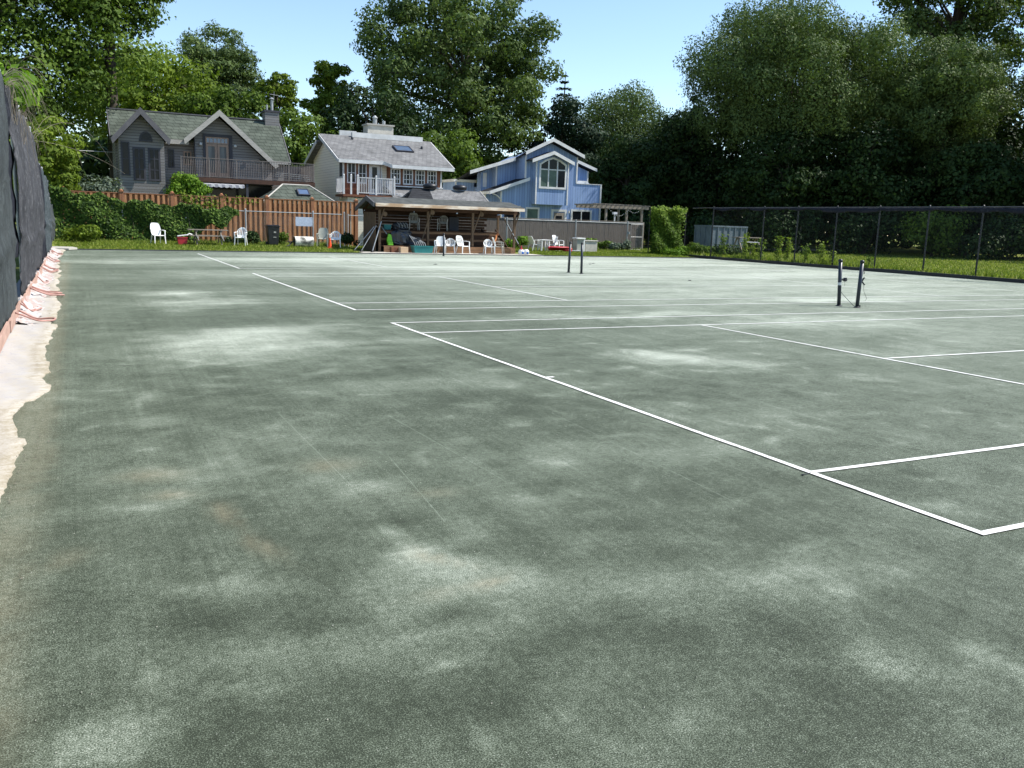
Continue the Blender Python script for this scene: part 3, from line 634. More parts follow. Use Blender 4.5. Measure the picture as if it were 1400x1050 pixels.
# ================================================================== LEFT FENCE with torn windscreen
FX = -5.72
lf = thing('windscreen_fence', (FX, 14, 0), 'tall chain link fence along the left side, covered in torn sagging dark grey windscreen', 'fence')
def screen_panel(ya, yb, zt_a, zt_b, zb, mat, seed, bulge=.10, xo=0.0):
    g = np.random.default_rng(seed); ny = max(8, int((yb-ya)/.12)); nz = 34; V = []
    ph = g.random(8)*6.28; top_n = np.cumsum(g.normal(size=ny+1))*.012; top_n -= np.linspace(top_n[0], top_n[-1], ny+1)
    bot_n = .06*g.random(ny+1) + .05*np.sin(np.linspace(0, 9, ny+1)+ph[0])
    for i in range(ny+1):
        t = i/ny; y = ya+(yb-ya)*t; zt = zt_a+(zt_b-zt_a)*t + top_n[i] - .05*math.sin(math.pi*((y/2.4) % 1)); z0 = zb+bot_n[i]
        for k in range(nz+1):
            s = k/nz; z = z0+(zt-z0)*s
            edge = math.sin(math.pi*t)**.4 if 0 < t < 1 else 0
            x = FX + xo + .05 + bulge*(.35+.65*edge)*math.sin(math.pi*min(1, s*1.05))*(0.5+.5*math.sin(y*1.3+ph[1]))
            x += .018*math.sin(y*5.2+z*.4+ph[2]) + .010*math.sin(y*11+z*.8+ph[3]) + .012*math.sin(z*3.5+y*1.5+ph[4]) + .02*math.sin(z*1.7+ph[5]) + .045*math.exp(-((z-1.15-.12*math.sin(y*.9+ph[0]))/.10)**2) + .010*g.normal()*(abs(math.sin(y*2.3+z)))
            yy = y + (.10*math.sin(z*2.1+ph[6])+.04*math.sin(z*6+ph[7]))*(1 if i in (0, ny) else .7)
            V.append((x, yy, z))
    V = np.array(V); idx = np.arange((ny+1)*(nz+1)).reshape(ny+1, nz+1)
    Fq = np.stack([idx[:-1, :-1], idx[1:, :-1], idx[1:, 1:], idx[:-1, 1:]], -1).reshape(-1, 4)
    o = npmesh('windscreen', V, 4, mat, lf, faces=Fq); o.data.polygons.foreach_set('use_smooth', np.ones(len(o.data.polygons), bool))
    md = o.modifiers.new('thick', 'SOLIDIFY'); md.thickness = .012
    return o
screen_panel(-6, 13.7, 3.9, 3.85, .12, 'screen_a', 1, .10)
screen_panel(14.25, 25.6, 3.75, 3.62, .14, 'screen_b', 2, .14, .03)
screen_panel(26.1, 29.6, 3.1, 3.05, .15, 'screen_dark', 3, .06)
screen_panel(29.3, 36.5, 3.05, 2.85, .2, 'screen_c', 4, .12, .02)
screen_panel(37.2, 44.5, 2.1, 2.0, .35, 'screen_a', 5, .10)
# torn black flap between the first two sheets
mb = MB()
vs = []
for i in range(15):
    z = .9 + i*.2; y0 = 13.55+.12*math.sin(i*1.1); y1 = 14.5+.14*math.sin(i*.9+1)+(-.25 if i < 2 else 0)
    vs += [(FX+.02, y0, z), (FX+.06+.03*math.sin(i*1.7), y1, z+.05*math.sin(i))]
mb.add(vs, [(2*i, 2*i+1, 2*i+3, 2*i+2) for i in range(14)]); mb.build('torn_flap', 'screen_dark', lf, solid=.008)
yp = -6.0
while yp < 46:
    H = 3.95 if yp < 26 else (3.2 if yp < 37 else 2.2)
    mb = MB(); mb.tube([(FX-.05, yp, -.1), (FX-.05, yp, H)], .035, 10); mb.lathe([(.045, 0), (.045, .04), (.01, .07)], (FX-.05, yp, H), 10)
    mb.build('post', 'galv', lf, smooth=False); yp += 2.9
mb = MB(); mb.tube([(FX-.05, -6, 3.88), (FX-.05, 26, 3.7)], .02, 8); mb.tube([(FX-.05, 26, 3.08), (FX-.05, 37, 2.9)], .02, 8); mb.tube([(FX-.05, 37, 2.1), (FX-.05, 46, 2.05)], .02, 8)
mb.build('top_rail', 'galv', lf)
mb = MB(); mb.add([(FX-.03, -6, .1), (FX-.03, 26, .1), (FX-.03, 26, 3.68), (FX-.03, -6, 3.85)], [(0, 1, 2, 3)]); mb.add([(FX-.03, 26, .1), (FX-.03, 46, .2), (FX-.03, 46, 2.05), (FX-.03, 26, 2.9)], [(0, 1, 2, 3)])
mb.build('chain_link', 'chain_galv', lf)
for i in range(11):
    mb = MB(); a = -5+i*3.1; mb.bar((FX+.10, a, .13), (FX+.10+.02*math.sin(i), a+3.05, .13), .035, .16, up=(0, 0, 1)); mb.build('kick_board', 'kick_board', lf, bevel=.004)

def sheeting():
    g = np.random.default_rng(17); ys = np.arange(11.5, 39.5, .09); n = 9; V = []
    G1 = g.normal(size=(len(ys)+2, n+1))
    for i, y in enumerate(ys):
        wd = .10+.09*abs(math.sin(y*.8))+.06*abs(math.sin(y*2.7+1))
        for k in range(n):
            t = k/(n-1); V.append((-5.66+(wd+.12)*t+.012*G1[i, k], y+.01*G1[i+1, k], .02+.20*(1-t)**1.3*(.6+.4*math.sin(y*1.9))+.028*(G1[i, k]*.5+G1[i+1, k]*.5)*(1-t*.7)+.02*math.sin(y*9+k)*(1-t)))
    V = np.array(V); ny = len(ys); idx = np.arange(ny*n).reshape(ny, n); Fq = np.stack([idx[:-1, :-1], idx[:-1, 1:], idx[1:, 1:], idx[1:, :-1]], -1).reshape(-1, 4)
    o = npmesh('crumpled_sheeting', V, 4, 'pink_sheet', None, faces=Fq); md = o.modifiers.new('thick', 'SOLIDIFY'); md.thickness = .004
    tag(o, 'crumpled pale pink and white plastic sheeting hugging the foot of the left windscreen', 'plastic sheeting')
sheeting()

# dry vine tangles and runners on the top of the screen
def tangle(name, y, z, n, seed, label, spread=.8):
    g = random.Random(seed); root = thing(name, (FX, y, z), label, 'dry vine', 'dry vines caught on the windscreen top'); mb = MB()
    for i in range(n):
        p = Vector((FX+.05, y+g.uniform(-.8, .8)*spread, z+g.uniform(-.1, .1))); v = Vector((g.uniform(.1, .5), g.uniform(-.3, .6), g.uniform(.1, .5)))*g.uniform(.5, 1.2); pts = [p]
        for k in range(7): pts.append(pts[-1]+v*.28); v.z -= g.uniform(.10, .26); v.x *= .9
        mb.tube(pts, [.003]*6+[.002, .0015], 4)
    for i in range(n//2):
        p = Vector((FX+.14, y+g.uniform(-.8, .8)*spread, z)); pts = [p+Vector((.03*math.sin(k+i), g.uniform(-.05, .05)*k, -k*.16)) for k in range(5)]
        mb.tube(pts, .0025, 4)
    mb.build('runner', 'dry_stem', root)
    return root
tangle('dry_vine', 14.6, 3.80, 26, 1, 'tangle of dry pale vine stems over the windscreen top, nearest the camera')
tangle('dry_vine', 17.6, 3.66, 14, 4, 'thin dry vine stems halfway along the tall grey windscreen')
r_ = tangle('dry_vine', 24.4, 3.6, 6, 2, 'long arching dry runners at the far end of the tall grey windscreen')
mb = MB()
for (dx, dz, dy) in ((2.2, .9, 4), (1.2, 1.0, 2.5), (2.6, .2, 7)):
    mb.tube([(FX+.05+dx*t, 24.6+dy*t, 3.55+dz*4*t*(1-t)-.5*t) for t in [k/9 for k in range(10)]], .0045, 5)
mb.build('runner', 'dry_stem', r_)
bush('vine_leaves', FX+.05, 15.6, 3.45, .25, 1.5, .75, 'bright green vine leaves spilling over the left windscreen top', 'leaf_lime', 420, .16, 3, 'vine', stems=True, clumps=7)

# coiled pink line hoses lying on the apron
def hose(y, x_out, seed, label, reach=.9, r=.015, loops=2):
    g = random.Random(seed); root = thing('pink_hose', (-5.5, y, .03), label, 'hose', 'pink hoses lying in loops on the concrete strip')
    for k in range(loops):
        mb = MB(); L = reach*g.uniform(.55, 1.1); xo = x_out*g.uniform(.6, 1.0) if k else x_out; y0 = y+g.uniform(-.4, .5)*k; sk = g.uniform(-.5, .5); pts = []
        for i in range(29):
            t = i/28; a = math.pi*t
            px = -5.60+xo*math.sin(a)**g.uniform(.85, .87); py = y0-L/2+L*t+L*sk*math.sin(a)+.05*math.sin(5*t+seed)
            z = .035+.013*k+.16*max(0, 1-t*5)**1.5+.12*max(0, 1-(1-t)*6)**1.5+.02*abs(math.sin(6*t+seed))
            pts.append((px, py, z))
        mb.tube(pts, r, 7); mb.build('hose_coil', 'hose', root, smooth=True)
    return root
hose(11.9, .50, 1, 'pink hose loop nearest the camera, lying on the white concrete strip', 1.3, .015, 1)
hose(13.6, .26, 12, 'pink hose bundle, second from the camera along the windscreen', 1.4, .013, 2)
hose(16.6, .58, 3, 'pink hose loop poking out over the court edge by the torn screen', .9, .015, 2)
hose(20.2, .22, 4, 'pink hose loop, fourth along the left windscreen', 1.2, .014, 1)
hose(24.0, .36, 15, 'pink hose bundle beside the dark screen panel', 1.8, .014, 2)
hose(29.5, .34, 6, 'pink hose loop second from the far end of the left fence', 1.6, .015, 2)
hose(34.6, .36, 7, 'pink hose bundle at the far end of the left fence', 2.2, .016, 2)
mb = MB(); mb.prism([(-5.62, 39.2), (-5.05, 39.0), (-4.72, 39.9), (-4.9, 40.9), (-5.6, 41.2)], .02, .10, 'z'); tag(mb.build('flat_stone', 'tile_stone', bevel=.01), 'pale flat stone at the far left corner of the court', 'stone')

# ================================================================== NET POSTS
def net_post(x, y, lean, h, label, tape=False, crank='round'):
    root = thing('net_post', (x, y, 0), label, 'net post', 'pairs of net posts between the courts')
    top = Vector((x+lean[0], y+lean[1], h)); base = Vector((x, y, -.05)); ax = (top-base).normalized()
    mb = MB(); mb.tube([base, top], .044, 14); mb.build('post', 'net_post', root, smooth=True)
    mb = MB(); mb.tube([top, top+ax*.02, top+ax*.05, top+ax*.07], [.050, .054, .045, .015], 14); mb.build('cap', 'black_metal', root, smooth=True)
    mb = MB(); mb.lathe([(.085, -.01), (.08, .012), (.05, .03)], (x, y, 0), 14); mb.build('ground_collar', 'black_metal', root)
    c = base.lerp(top, .62)
    mb = MB()
    if crank == 'round':
        mb.tube([c, c+Vector((.09, -.03, 0))], .022, 8); mb.lathe([(.045, -.03), (.05, 0), (.045, .03)], (c.x+.13, c.y-.04, c.z), 12, 'y'); mb.bar(c+Vector((.1, -.04, 0)), c+Vector((.17, -.05, .03)), .03, .03)
    elif crank == 'cleat':
        mb.bar(c+Vector((.04, 0, 0)), c+Vector((.12, -.04, -.10)), .022, .03); mb.bar(c+Vector((.05, 0, -.02)), c+Vector((.10, -.03, .08)), .02, .03)
        mb.build('cleat', 'black_metal', root); mb = MB(); d = base.lerp(top, .82); mb.tube([d, d+Vector((.08, -.02, 0)), d+Vector((.08, -.02, -.06))], .012, 6); mb.build('hook', 'black_metal', root); mb = MB(); mb.bar(base.lerp(top, .08), base.lerp(top, .08)+Vector((.07, -.03, 0)), .03, .04)
    if crank and mb.v: mb.build('winch', 'black_metal', root)
    if tape:
        a = base.lerp(top, .50); mb = MB(); mb.tube([a, a+ax*.065], .0455, 14); mb.build('tape', 'white_plastic', root)
    mb = MB()
    if crank == 'round':
        mb.tube([c+Vector((.13, -.04, -.04)), c+Vector((.14, -.04, -.16))], .004, 4)
        mb.tube([base.lerp(top, .35)+Vector((.05, 0, 0)), Vector((x+.16, y-.08, .18)), Vector((x+.30, y-.16, .03)), Vector((x+.34, y-.17, .015))], .006, 5); mb.build('cable', 'black_metal', root)
    if crank == 'cleat':
        mb.tube([c+Vector((.10, -.02, -.05)), c+Vector((.13, -.03, -.25)), Vector((x+.24, y-.05, .22)), Vector((x+.19, y-.05, .16))], .004, 5); mb.build('cable', 'black_metal', root)
    return root
net_post(11.86, 12.36, (-.07, .02), 1.07, 'dark net post with white tape round it, the left one of the near pair', True, 'round')
net_post(12.02, 11.95, (.0, -.02), 1.07, 'leaning dark net post with a cleat, the right one of the near pair', False, 'cleat')
net_post(11.66, 25.25, (.03, .0), 1.07, 'plain black net post, the left one of the middle pair', False, None)
net_post(11.80, 24.55, (-.02, .0), 1.07, 'plain black net post, the right one of the middle pair', False, None)
net_post(11.95, 38.5, (0, 0), 1.07, 'single black net post in front of the open wooden shed', False, None)
for i, (x, y) in enumerate(((8.2, 30.1), (16.3, 31.4), (16.9, 32.1), (13.9, 20.9))):
    mb = MB(); mb.add([(x, y, .006), (x+.09, y+.03, .03), (x+.16, y+.09, .008), (x+.06, y+.12, .035)], [(0, 1, 2), (0, 2, 3)]); mb.tube([(x, y, .01), (x-.06, y-.03, .02)], .006, 4)
    tag(mb.build('dead_leaf', 'black_metal', solid=.003), ['dark curled leaf on the court before the shed', 'dark curled leaf on the far court, left of a close pair', 'dark curled leaf on the far court, right of a close pair', 'dark curled leaf on the middle court beyond the near net posts'][i], 'leaf')
mb = MB(); mb.tube([(-.10, 1.34, .008), (-.05, 1.35, .008), (.0, 1.365, .008)], .003, 5); mb.lathe([(.009, 0), (.009, .008)], (-.11, 1.34, .003), 8)
tag(mb.build('line_nail', 'black_metal'), 'small dark line nail beside the near baseline junction', 'nail')

# ================================================================== RIGHT FENCE
rf = thing('black_fence', (29.85, 25, .15), 'black chain link fence with rolled dark windscreen along its top rail', 'fence')
RX = 29.85; ZT = 3.05
py_ = [7.4, 10.6, 13.6, 16.7, 19.2, 21.85, 24.5, 27.25, 29.9, 32.6, 35.2, 39.6]
for y in py_:
    mb = MB(); mb.tube([(RX, y, -.1), (RX, y, ZT+.02)], .038, 8); mb.lathe([(.045, 0), (.045, .03), (.01, .07)], (RX, y, ZT+.02), 8); mb.build('post', 'black_metal', rf)
mb = MB(); mb.tube([(RX, 7.4, ZT), (RX, 39.6, ZT)], .022, 6); mb.tube([(RX, 39.6, ZT), (30.6, 42.6, ZT)], .022, 6); mb.build('top_rail', 'rail_metal', rf)
mb = MB(); mb.add([(RX-.04, 7.4, .16), (RX-.04, 39.6, .16), (RX-.04, 39.6, ZT), (RX-.04, 7.4, ZT)], [(0, 1, 2, 3)]); mb.build('chain_link', 'chain_black', rf)
# rolled windscreen
g = np.random.default_rng(8); ys = np.arange(7.4, 39.7, .2); V = []
for i, y in enumerate(ys):
    sag = .07*abs(math.sin(y*1.18)) + .025*math.sin(y*4.1) + .02*g.normal()
    hh = (.15+.05*math.sin(y*.7)) if y < 31 else .07+.03*math.sin(y*2)
    for k in range(10):
        a = 2*math.pi*k/10; V.append((RX-.05+.06*math.cos(a)+.012*g.normal(), y, ZT-.03-hh*.5-sag*.4+(hh*.5+sag*.4)*math.sin(a)))
V = np.array(V); n = len(ys); idx = np.arange(n*10).reshape(n, 10); nx_ = np.roll(idx, -1, 1)
Fq = np.stack([idx[:-1], nx_[:-1], nx_[1:], idx[1:]], -1).reshape(-1, 4)
npmesh('rolled_windscreen', V, 4, 'screen_dark', rf, faces=Fq)

# ================================================================== BACK FENCES
def prism_fence():
    root = thing('rust_fence', (2.5, 48, .2), 'tall reddish brown board on board wooden fence below the grey house', 'fence')
    xs = [-5.2, -2.5, 0.0, 2.55, 5.0, 7.55, 10.15]; zt = 2.70; y = 48
    for i, x in enumerate(xs):
        mb = MB(); mb.box(x-.09, x+.09, y-.15, y+.08, 0, zt+.04); mb.box(x-.13, x+.13, y-.18, y+.12, zt+.04, zt+.08); mb.lathe([(.09, 0), (.10, .03), (.06, .07), (.02, .10)], (x, y-.01, zt+.08), 10)
        mb.build('post', 'rust_post', root)
    for a, b in zip(xs[:-1], xs[1:]):
        mb = MB(); x = a+.10; k = 0
        while x < b-.11:
            w_ = .135*rnd.uniform(.94, 1.05); j = rnd.uniform(-.006, .006)
            if k % 2 == 0: mb.box(x, min(x+w_, b-.09), y-.125+j, y-.10+j, .12, zt-.05)
            else: mb.box(x-.01, min(x+w_+.01, b-.09), y+.035+j, y+.058+j, .12, zt-.05)
            x += w_+.002; k += 1
        mb.build('board_panel', 'rust_boards', root)
        for q in ((a+.09, b-.09, y-.135, y+.07, zt-.05, zt-.005), (a+.09, b-.09, y-.055, y+.03, .5, .59), (a+.09, b-.09, y-.055, y+.03, 2.2, 2.29)): mb = MB(); mb.box(*q); mb.build('rail', 'rust_post', root)
prism_fence()
def grey_fence():
    root = thing('grey_board_fence', (24, 48, .1), 'weathered grey brown board fence in front of the blue house', 'fence')
    xs = [10.7, 13.1, 15.5, 17.9, 20.3, 22.7, 25.1, 27.5, 28.9, 30.55]; y = 48.05
    for i, (a, b) in enumerate(zip(xs[:-1], xs[1:])):
        mb = MB(); x = a+.01
        while x < b-.02:
            w_ = .145*rnd.uniform(.95, 1.05); j = rnd.uniform(-.005, .005); mb.box(x, min(x+w_-.006, b-.01), y-.012+j, y+.012+j, .05, 2.05+rnd.uniform(-.012, .012)); x += w_
        mb.build('board_panel', 'aged_boards', root)
        mb = MB(); mb.box(a, b, y-.06, y+.09, 2.075, 2.115); mb.build('cap_rail', 'aged_light', root)
    for i, x in enumerate(xs):
        mb = MB(); mb.box(x-.05, x+.05, y+.015, y+.115, 0, 2.07); mb.build('post', 'aged_boards', root)
    mb = MB(); mb.box(30.48, 30.60, y-.16, y-.05, 0, 2.1); mb.build('corner_post', 'aged_light', root)
grey_fence()
def link_fence(name, label, y, xa, xb, zt, posts, gate=None, base=.2, sag=0):
    root = thing(name, ((xa+xb)/2, y, base), label, 'fence')
    mb = MB(); mb.tube([(xa, y, zt), (xb, y, zt-sag)], .024, 8); mb.build('top_rail', 'galv', root)
    for x in posts:
        mb = MB(); mb.tube([(x, y, 0), (x, y, zt+.06)], .045, 8); mb.lathe([(.05, 0), (.05, .03), (.01, .06)], (x, y, zt+.06), 8); mb.build('post', 'galv', root)
    mb = MB(); mb.add([(xa, y+.03, base), (xb, y+.03, base), (xb, y+.03, zt), (xa, y+.03, zt)], [(0, 1, 2, 3)]); mb.build('chain_link', 'chain_galv', root)
    return root
lk = link_fence('chain_link_fence', 'galvanized chain link fence running before the reddish board fence', 45.5, -5.6, 8.6, 1.96, [-2.6, .4, 3.4, 7.0, 8.75], sag=.03)
mb = MB(); mb.tube([(8.97, 45.5, .1), (8.97, 45.5, 1.98)], .04, 8); mb.tube([(8.97, 45.5, 1.90), (9.95, 45.5, 1.88)], .022, 8); mb.build('gate_post', 'galv', lk)
lk2 = link_fence('chain_link_fence', 'chain link fence with a gate running before the grey brown board fence', 47, 19.4, 29.9, 2.0, [19.6, 24.62, 28.65])
mb = MB(); mb.tube([(28.9, 46.95, .25), (28.9, 46.95, 1.93), (29.85, 46.95, 1.93), (29.85, 46.95, .25), (28.9, 46.95, .25)], .014, 8); mb.tube([(28.9, 46.95, 1.1), (29.85, 46.95, 1.1)], .012, 6)
mb.lathe([(.07, -.08), (.07, .08)], (28.72, 46.93, 1.35), 8); mb.build('gate', 'galv', lk2)
s_ = thing('notice_board', (6.5, 45.42, 1.25), 'pale blank notice board hung on the chain link fence above the roller', 'sign')
mb = MB(); mb.box(6.02, 6.95, 45.40, 45.425, 1.23, 1.72); mb.build('board_face', 'sign_face', s_, bevel=.004)
mb = MB(); 
for q in ((6.06, 1.27), (6.91, 1.27), (6.06, 1.68), (6.91, 1.68)): mb.lathe([(.015, -.012), (.015, 0)], (q[0], 45.40, q[1]), 8, 'y')
mb.build('bolt', 'galv', s_)

# ================================================================== HOUSES
def gable_window(): pass
def window(parent, x0, x1, z0, z1, y, frame='white_trim', pane='glass_dark', nx=1, nz=1, fw=.06, proud=.04, curt=None):
    """window in a wall facing -Y at plane y"""
    mb = MB(); a, b = y-proud, y+.02
    mb.box(x0, x0+fw, a, b, z0, z1); mb.box(x1-fw, x1, a, b, z0, z1); mb.box(x0+fw, x1-fw, a, b, z1-fw, z1); mb.box(x0+fw, x1-fw, a, b, z0, z0+fw)
    for i in range(1, nx):
        x = x0+(x1-x0)*i/nx; mb.box(x-fw*.28, x+fw*.28, a+.005, b, z0+fw, z1-fw)
    for i in range(1, nz):
        z = z0+(z1-z0)*i/nz
        for k in range(nx):
            xa = x0+fw if k == 0 else x0+(x1-x0)*k/nx+fw*.28; xb = x1-fw if k == nx-1 else x0+(x1-x0)*(k+1)/nx-fw*.28
            mb.box(xa, xb, a+.008, b, z-fw*.25, z+fw*.25)
    f = mb.build('window', frame, parent)
    m2 = MB(); m2.box(x0+fw*.6, x1-fw*.6, y-proud*.4, y+.015, z0+fw*.6, z1-fw*.6); m2.build('pane', pane, f)
    return f
def railing(parent, pts, z0, z1, mat, step=.11, post_every=2.0, name='railing', pr=.035, br=.014, rail=.035, extra=None):
    for (a, b) in zip(pts[:-1], pts[1:]):
        a = Vector((*a, 0)); b = Vector((*b, 0)); L = (b-a).length; mb = MB()
        mb.bar(a+Vector((0, 0, z1)), b+Vector((0, 0, z1)), rail*2, rail); mb.bar(a+Vector((0, 0, z0+.08)), b+Vector((0, 0, z0+.08)), rail*1.4, rail)
        n = int(L/step)
        for i in range(1, n):
            p = a.lerp(b, i/n); mb.tube([p+Vector((0, 0, z0+.09)), p+Vector((0, 0, z1-.01))], br, 4)
        r = mb.build(name, mat, parent)
        m2 = MB(); k = max(1, round(L/post_every))
        for i in range(k+1):
            p = a.lerp(b, i/k); m2.box(p.x-pr, p.x+pr, p.y-pr, p.y+pr, z0-.05, z1+.03)
        m2.build('rail_post', mat, r)

# ---------------- house 1 : grey shingled house
h1 = thing('grey_house', (3, 58, 0), 'grey clapboard house with green shingle gables and a railed upper deck', 'house')
RY, RZ, PT_ = 58.4, 7.95, .80
def rz_(y): return RZ - PT_*abs(RY-y)
# walls
mb = MB()
mb.prism([(-2.25, 0), (.22, 0), (.22, 5.9), (-1.0, 7.28), (-2.25, 5.9)], 53.95, 56.2, 'y')
mb.box(-2.35, 7.55, 56.0, 60.8, 0, 6.0)
mb.prism([(55.9, 5.9), (60.9, 5.9), (RY, 7.7)], -2.2, 7.5, 'x')
mb.build('wall', 'grey_siding', h1)
mb = MB(); mb.box(.22, 2.1, 55.6, 56.1, 0, 6.1); mb.build('recessed_wall', 'grey_siding', h1)
mb = MB(); mb.prism([(2.05, 0), (6.7, 0), (6.7, 4.85), (3.47, 7.62), (2.05, 6.35)], 55.0, 57.5, 'y'); mb.build('gable_wall', 'grey_siding', h1)
mb = MB(); mb.box(6.7, 7.5, 55.3, 57, 0, 5.2); mb.build('side_wall', 'grey_siding', h1)
# roofs
mb = MB()
mb.slab([(-2.6, 55.25, 6.13), (2.9, 55.25, 6.13), (3.3, RY, RZ), (-2.6, RY, RZ)], .12)
mb.slab([(3.3, RY, RZ), (3.6, 56.0, rz_(56.0)), (6.0, 54.95, rz_(54.95)), (7.82, 54.95, rz_(54.95)), (7.82, RY, RZ)], .12)
mb.slab([(-2.6, RY, RZ), (7.82, RY, RZ), (7.82, 61.6, rz_(61.6)), (-2.6, 61.6, rz_(61.6))], .12)
rf1 = mb.build('roof', 'green_shingle', h1)
mb = MB(); mb.bar((-2.62, RY, RZ+.03), (7.84, RY, RZ+.03), .22, .07); mb.build('ridge_cap', 'dark_fascia', rf1)
mb = MB(); mb.box(.3, 1.75, 55.16, 55.24, 5.86, 6.12); mb.box(6.7, 7.85, 54.86, 54.94, rz_(54.95)-.2, rz_(54.95)-.02); mb.build('eave_board', 'grey_trim', rf1)
mb = MB(); mb.bar((-2.64, 55.2, 5.98), (-2.64, RY, RZ-.14), .05, .26); mb.bar((7.86, 54.9, rz_(54.9)-.10), (7.86, RY, RZ-.10), .05, .22); mb.build('rake_board', 'dark_fascia', rf1)
# front gable over the window bay
mb = MB(); f = 53.3
mb.slab([(-1.05, f, 7.62), (-1.05, 58.2, 7.62), (-2.62, 57.0, 5.86), (-2.62, f, 5.86)], .12)
mb.slab([(-1.05, f, 7.62), (-1.05, 58.2, 7.62), (.48, 57.0, 5.96), (.48, f, 5.96)], .12)
rg = mb.build('gable_roof', 'green_shingle', h1)
mb = MB()
mb.prism([(-1.05, 7.66), (-2.68, 5.84), (-2.60, 5.52), (-1.05, 7.26)], f-.08, f-.02, 'y'); mb.prism([(-1.05, 7.66), (-1.05, 7.26), (.44, 5.62), (.54, 5.94)], f-.08, f-.02, 'y')
mb.build('rake_board', 'dark_fascia', rg)
# large middle gable
mb = MB(); f = 54.3
mb.slab([(3.47, f, 7.95), (3.47, 58.3, 7.95), (1.42, 58.0, 6.14), (1.42, f, 6.14)], .12)
mb.slab([(3.47, f, 7.95), (3.47, 58.3, 7.95), (6.95, 57.0, 4.86), (6.95, f, 4.86)], .12)
rg = mb.build('gable_roof', 'green_shingle', h1)
mb = MB(); mb.prism([(3.47, 7.98), (1.36, 6.12), (1.42, 5.82), (3.47, 7.62)], f-.07, f-.01, 'y'); mb.prism([(3.47, 7.98), (3.47, 7.62), (6.78, 4.68), (7.0, 4.84)], f-.07, f-.01, 'y')
mb.build('rake_board', 'grey_trim', rg)
mb = MB(); mb.tube([(2.05, 54.95, 6.2), (2.05, 54.95, 3.9)], .035, 6); mb.build('downpipe', 'dark_trim', h1)
# openings
for (a, b) in ((-1.52, -.85), (-.69, -.02)): window(h1, a, b, 3.56, 5.45, 53.95, 'dark_trim', 'glass_dark', 2, 3, .10, .05)
window(h1, -2.14, -1.68, 3.80, 5.72, 53.95, 'dark_trim', 'glass_dark', 1, 2, .07, .05)
window(h1, .55, .92, 4.45, 5.55, 55.6, 'dark_trim', 'glass_dark', 2, 3, .06)
window(h1, 1.45, 1.92, 4.66, 5.50, 55.6, 'door_wood', 'glass_dark', 2, 2, .08)
mb = MB(); pa = [(-.78+.37*math.cos(t), 5.80+.57*math.sin(t)) for t in [math.pi*k/12 for k in range(13)]]; pi_ = [(-.78+.27*math.cos(t), 5.88+.40*math.sin(t)) for t in [math.pi*k/12 for k in range(13)]]
for i in range(12): mb.prism([pa[i], pa[i+1], pi_[i+1], pi_[i]], 53.89, 53.94, 'y')
mb.prism([(-1.15, 5.80), (-.41, 5.80), (-.51, 5.88), (-1.05, 5.88)], 53.89, 53.94, 'y')
aw = mb.build('arched_window', 'dark_trim', h1); mb = MB(); mb.prism(pi_, 53.925, 53.94, 'y'); mb.build('pane', 'glass_dark', aw)
mb = MB(); mb.box(2.55, 2.68, 54.93, 54.99, 3.95, 6.56); mb.box(4.08, 4.28, 54.93, 54.99, 3.95, 6.56); mb.box(2.68, 4.08, 54.93, 54.99, 6.42, 6.56); mb.build('door_surround', 'dark_trim', h1)
window(h1, 2.70, 4.06, 6.0, 6.40, 54.99, 'door_wood', 'skylight_glass', 6, 1, .07)
for (a, b) in ((2.70, 3.36), (3.38, 4.04)):
    mb = MB(); y = 54.93; mb.box(a, a+.13, y, 54.99, 4.0, 5.97); mb.box(b-.13, b, y, 54.99, 4.0, 5.97); mb.box(a+.13, b-.13, y, 54.99, 5.84, 5.97); mb.box(a+.13, b-.13, y, 54.99, 4.0, 4.26)
    d = mb.build('french_door', 'door_wood', h1); mb = MB(); mb.box(a+.12, b-.12, 54.955, 54.985, 4.25, 5.85); mb.build('pane', 'curtain_glass', d)
for x in (2.40, 4.45):
    mb = MB(); mb.lathe([(.03, 0), (.09, .03), (.10, .10), (.05, .16), (.01, .18)], (x, 54.9, 5.85), 10); mb.bar((x, 55, 5.9), (x, 54.9, 5.88), .04, .04); mb.build('wall_lamp', 'white_trim', h1)
# deck
mb = MB(); mb.box(.6, 8.95, 53.0, 55.0, 3.72, 3.86); mb.box(.6, 8.95, 52.96, 53.0, 3.62, 3.88); mb.box(7.5, 8.95, 55.0, 58, 3.72, 3.86)
dk = mb.build('deck', 'deck_wood', h1)
for x in (1.0, 4.8, 8.8):
    mb = MB(); mb.box(x-.07, x+.07, 53.02, 53.16, 0, 3.6); mb.build('deck_post', 'dark_trim', dk)
railing(h1, [(1.04, 53.02), (8.9, 53.02)], 3.86, 5.0, 'rail_metal', .10, 1.55, pr=.028)
railing(h1, [(8.9, 53.02), (8.9, 57.5)], 3.86, 5.0, 'rail_metal', .10, 1.5, pr=.03)
mb = MB(); mb.box(7.6, 8.7, 55.8, 55.9, 3.9, 4.95); mb.build('deck_screen', 'dark_trim', h1)
for i in range(3):
    mb = MB(); mb.bar((6.5+i*.1, 53.2+i*.3, 4.15+i*.13), (8.85, 53.2+i*.3, 4.05+i*.13), .05, .025); mb.build('deck_rail_bar', 'galv', h1)
mb = MB(); mb.box(4.58, 4.76, 52.96, 53.0, 4.66, 4.84); mb.build('rail_box', 'dark_trim', h1)
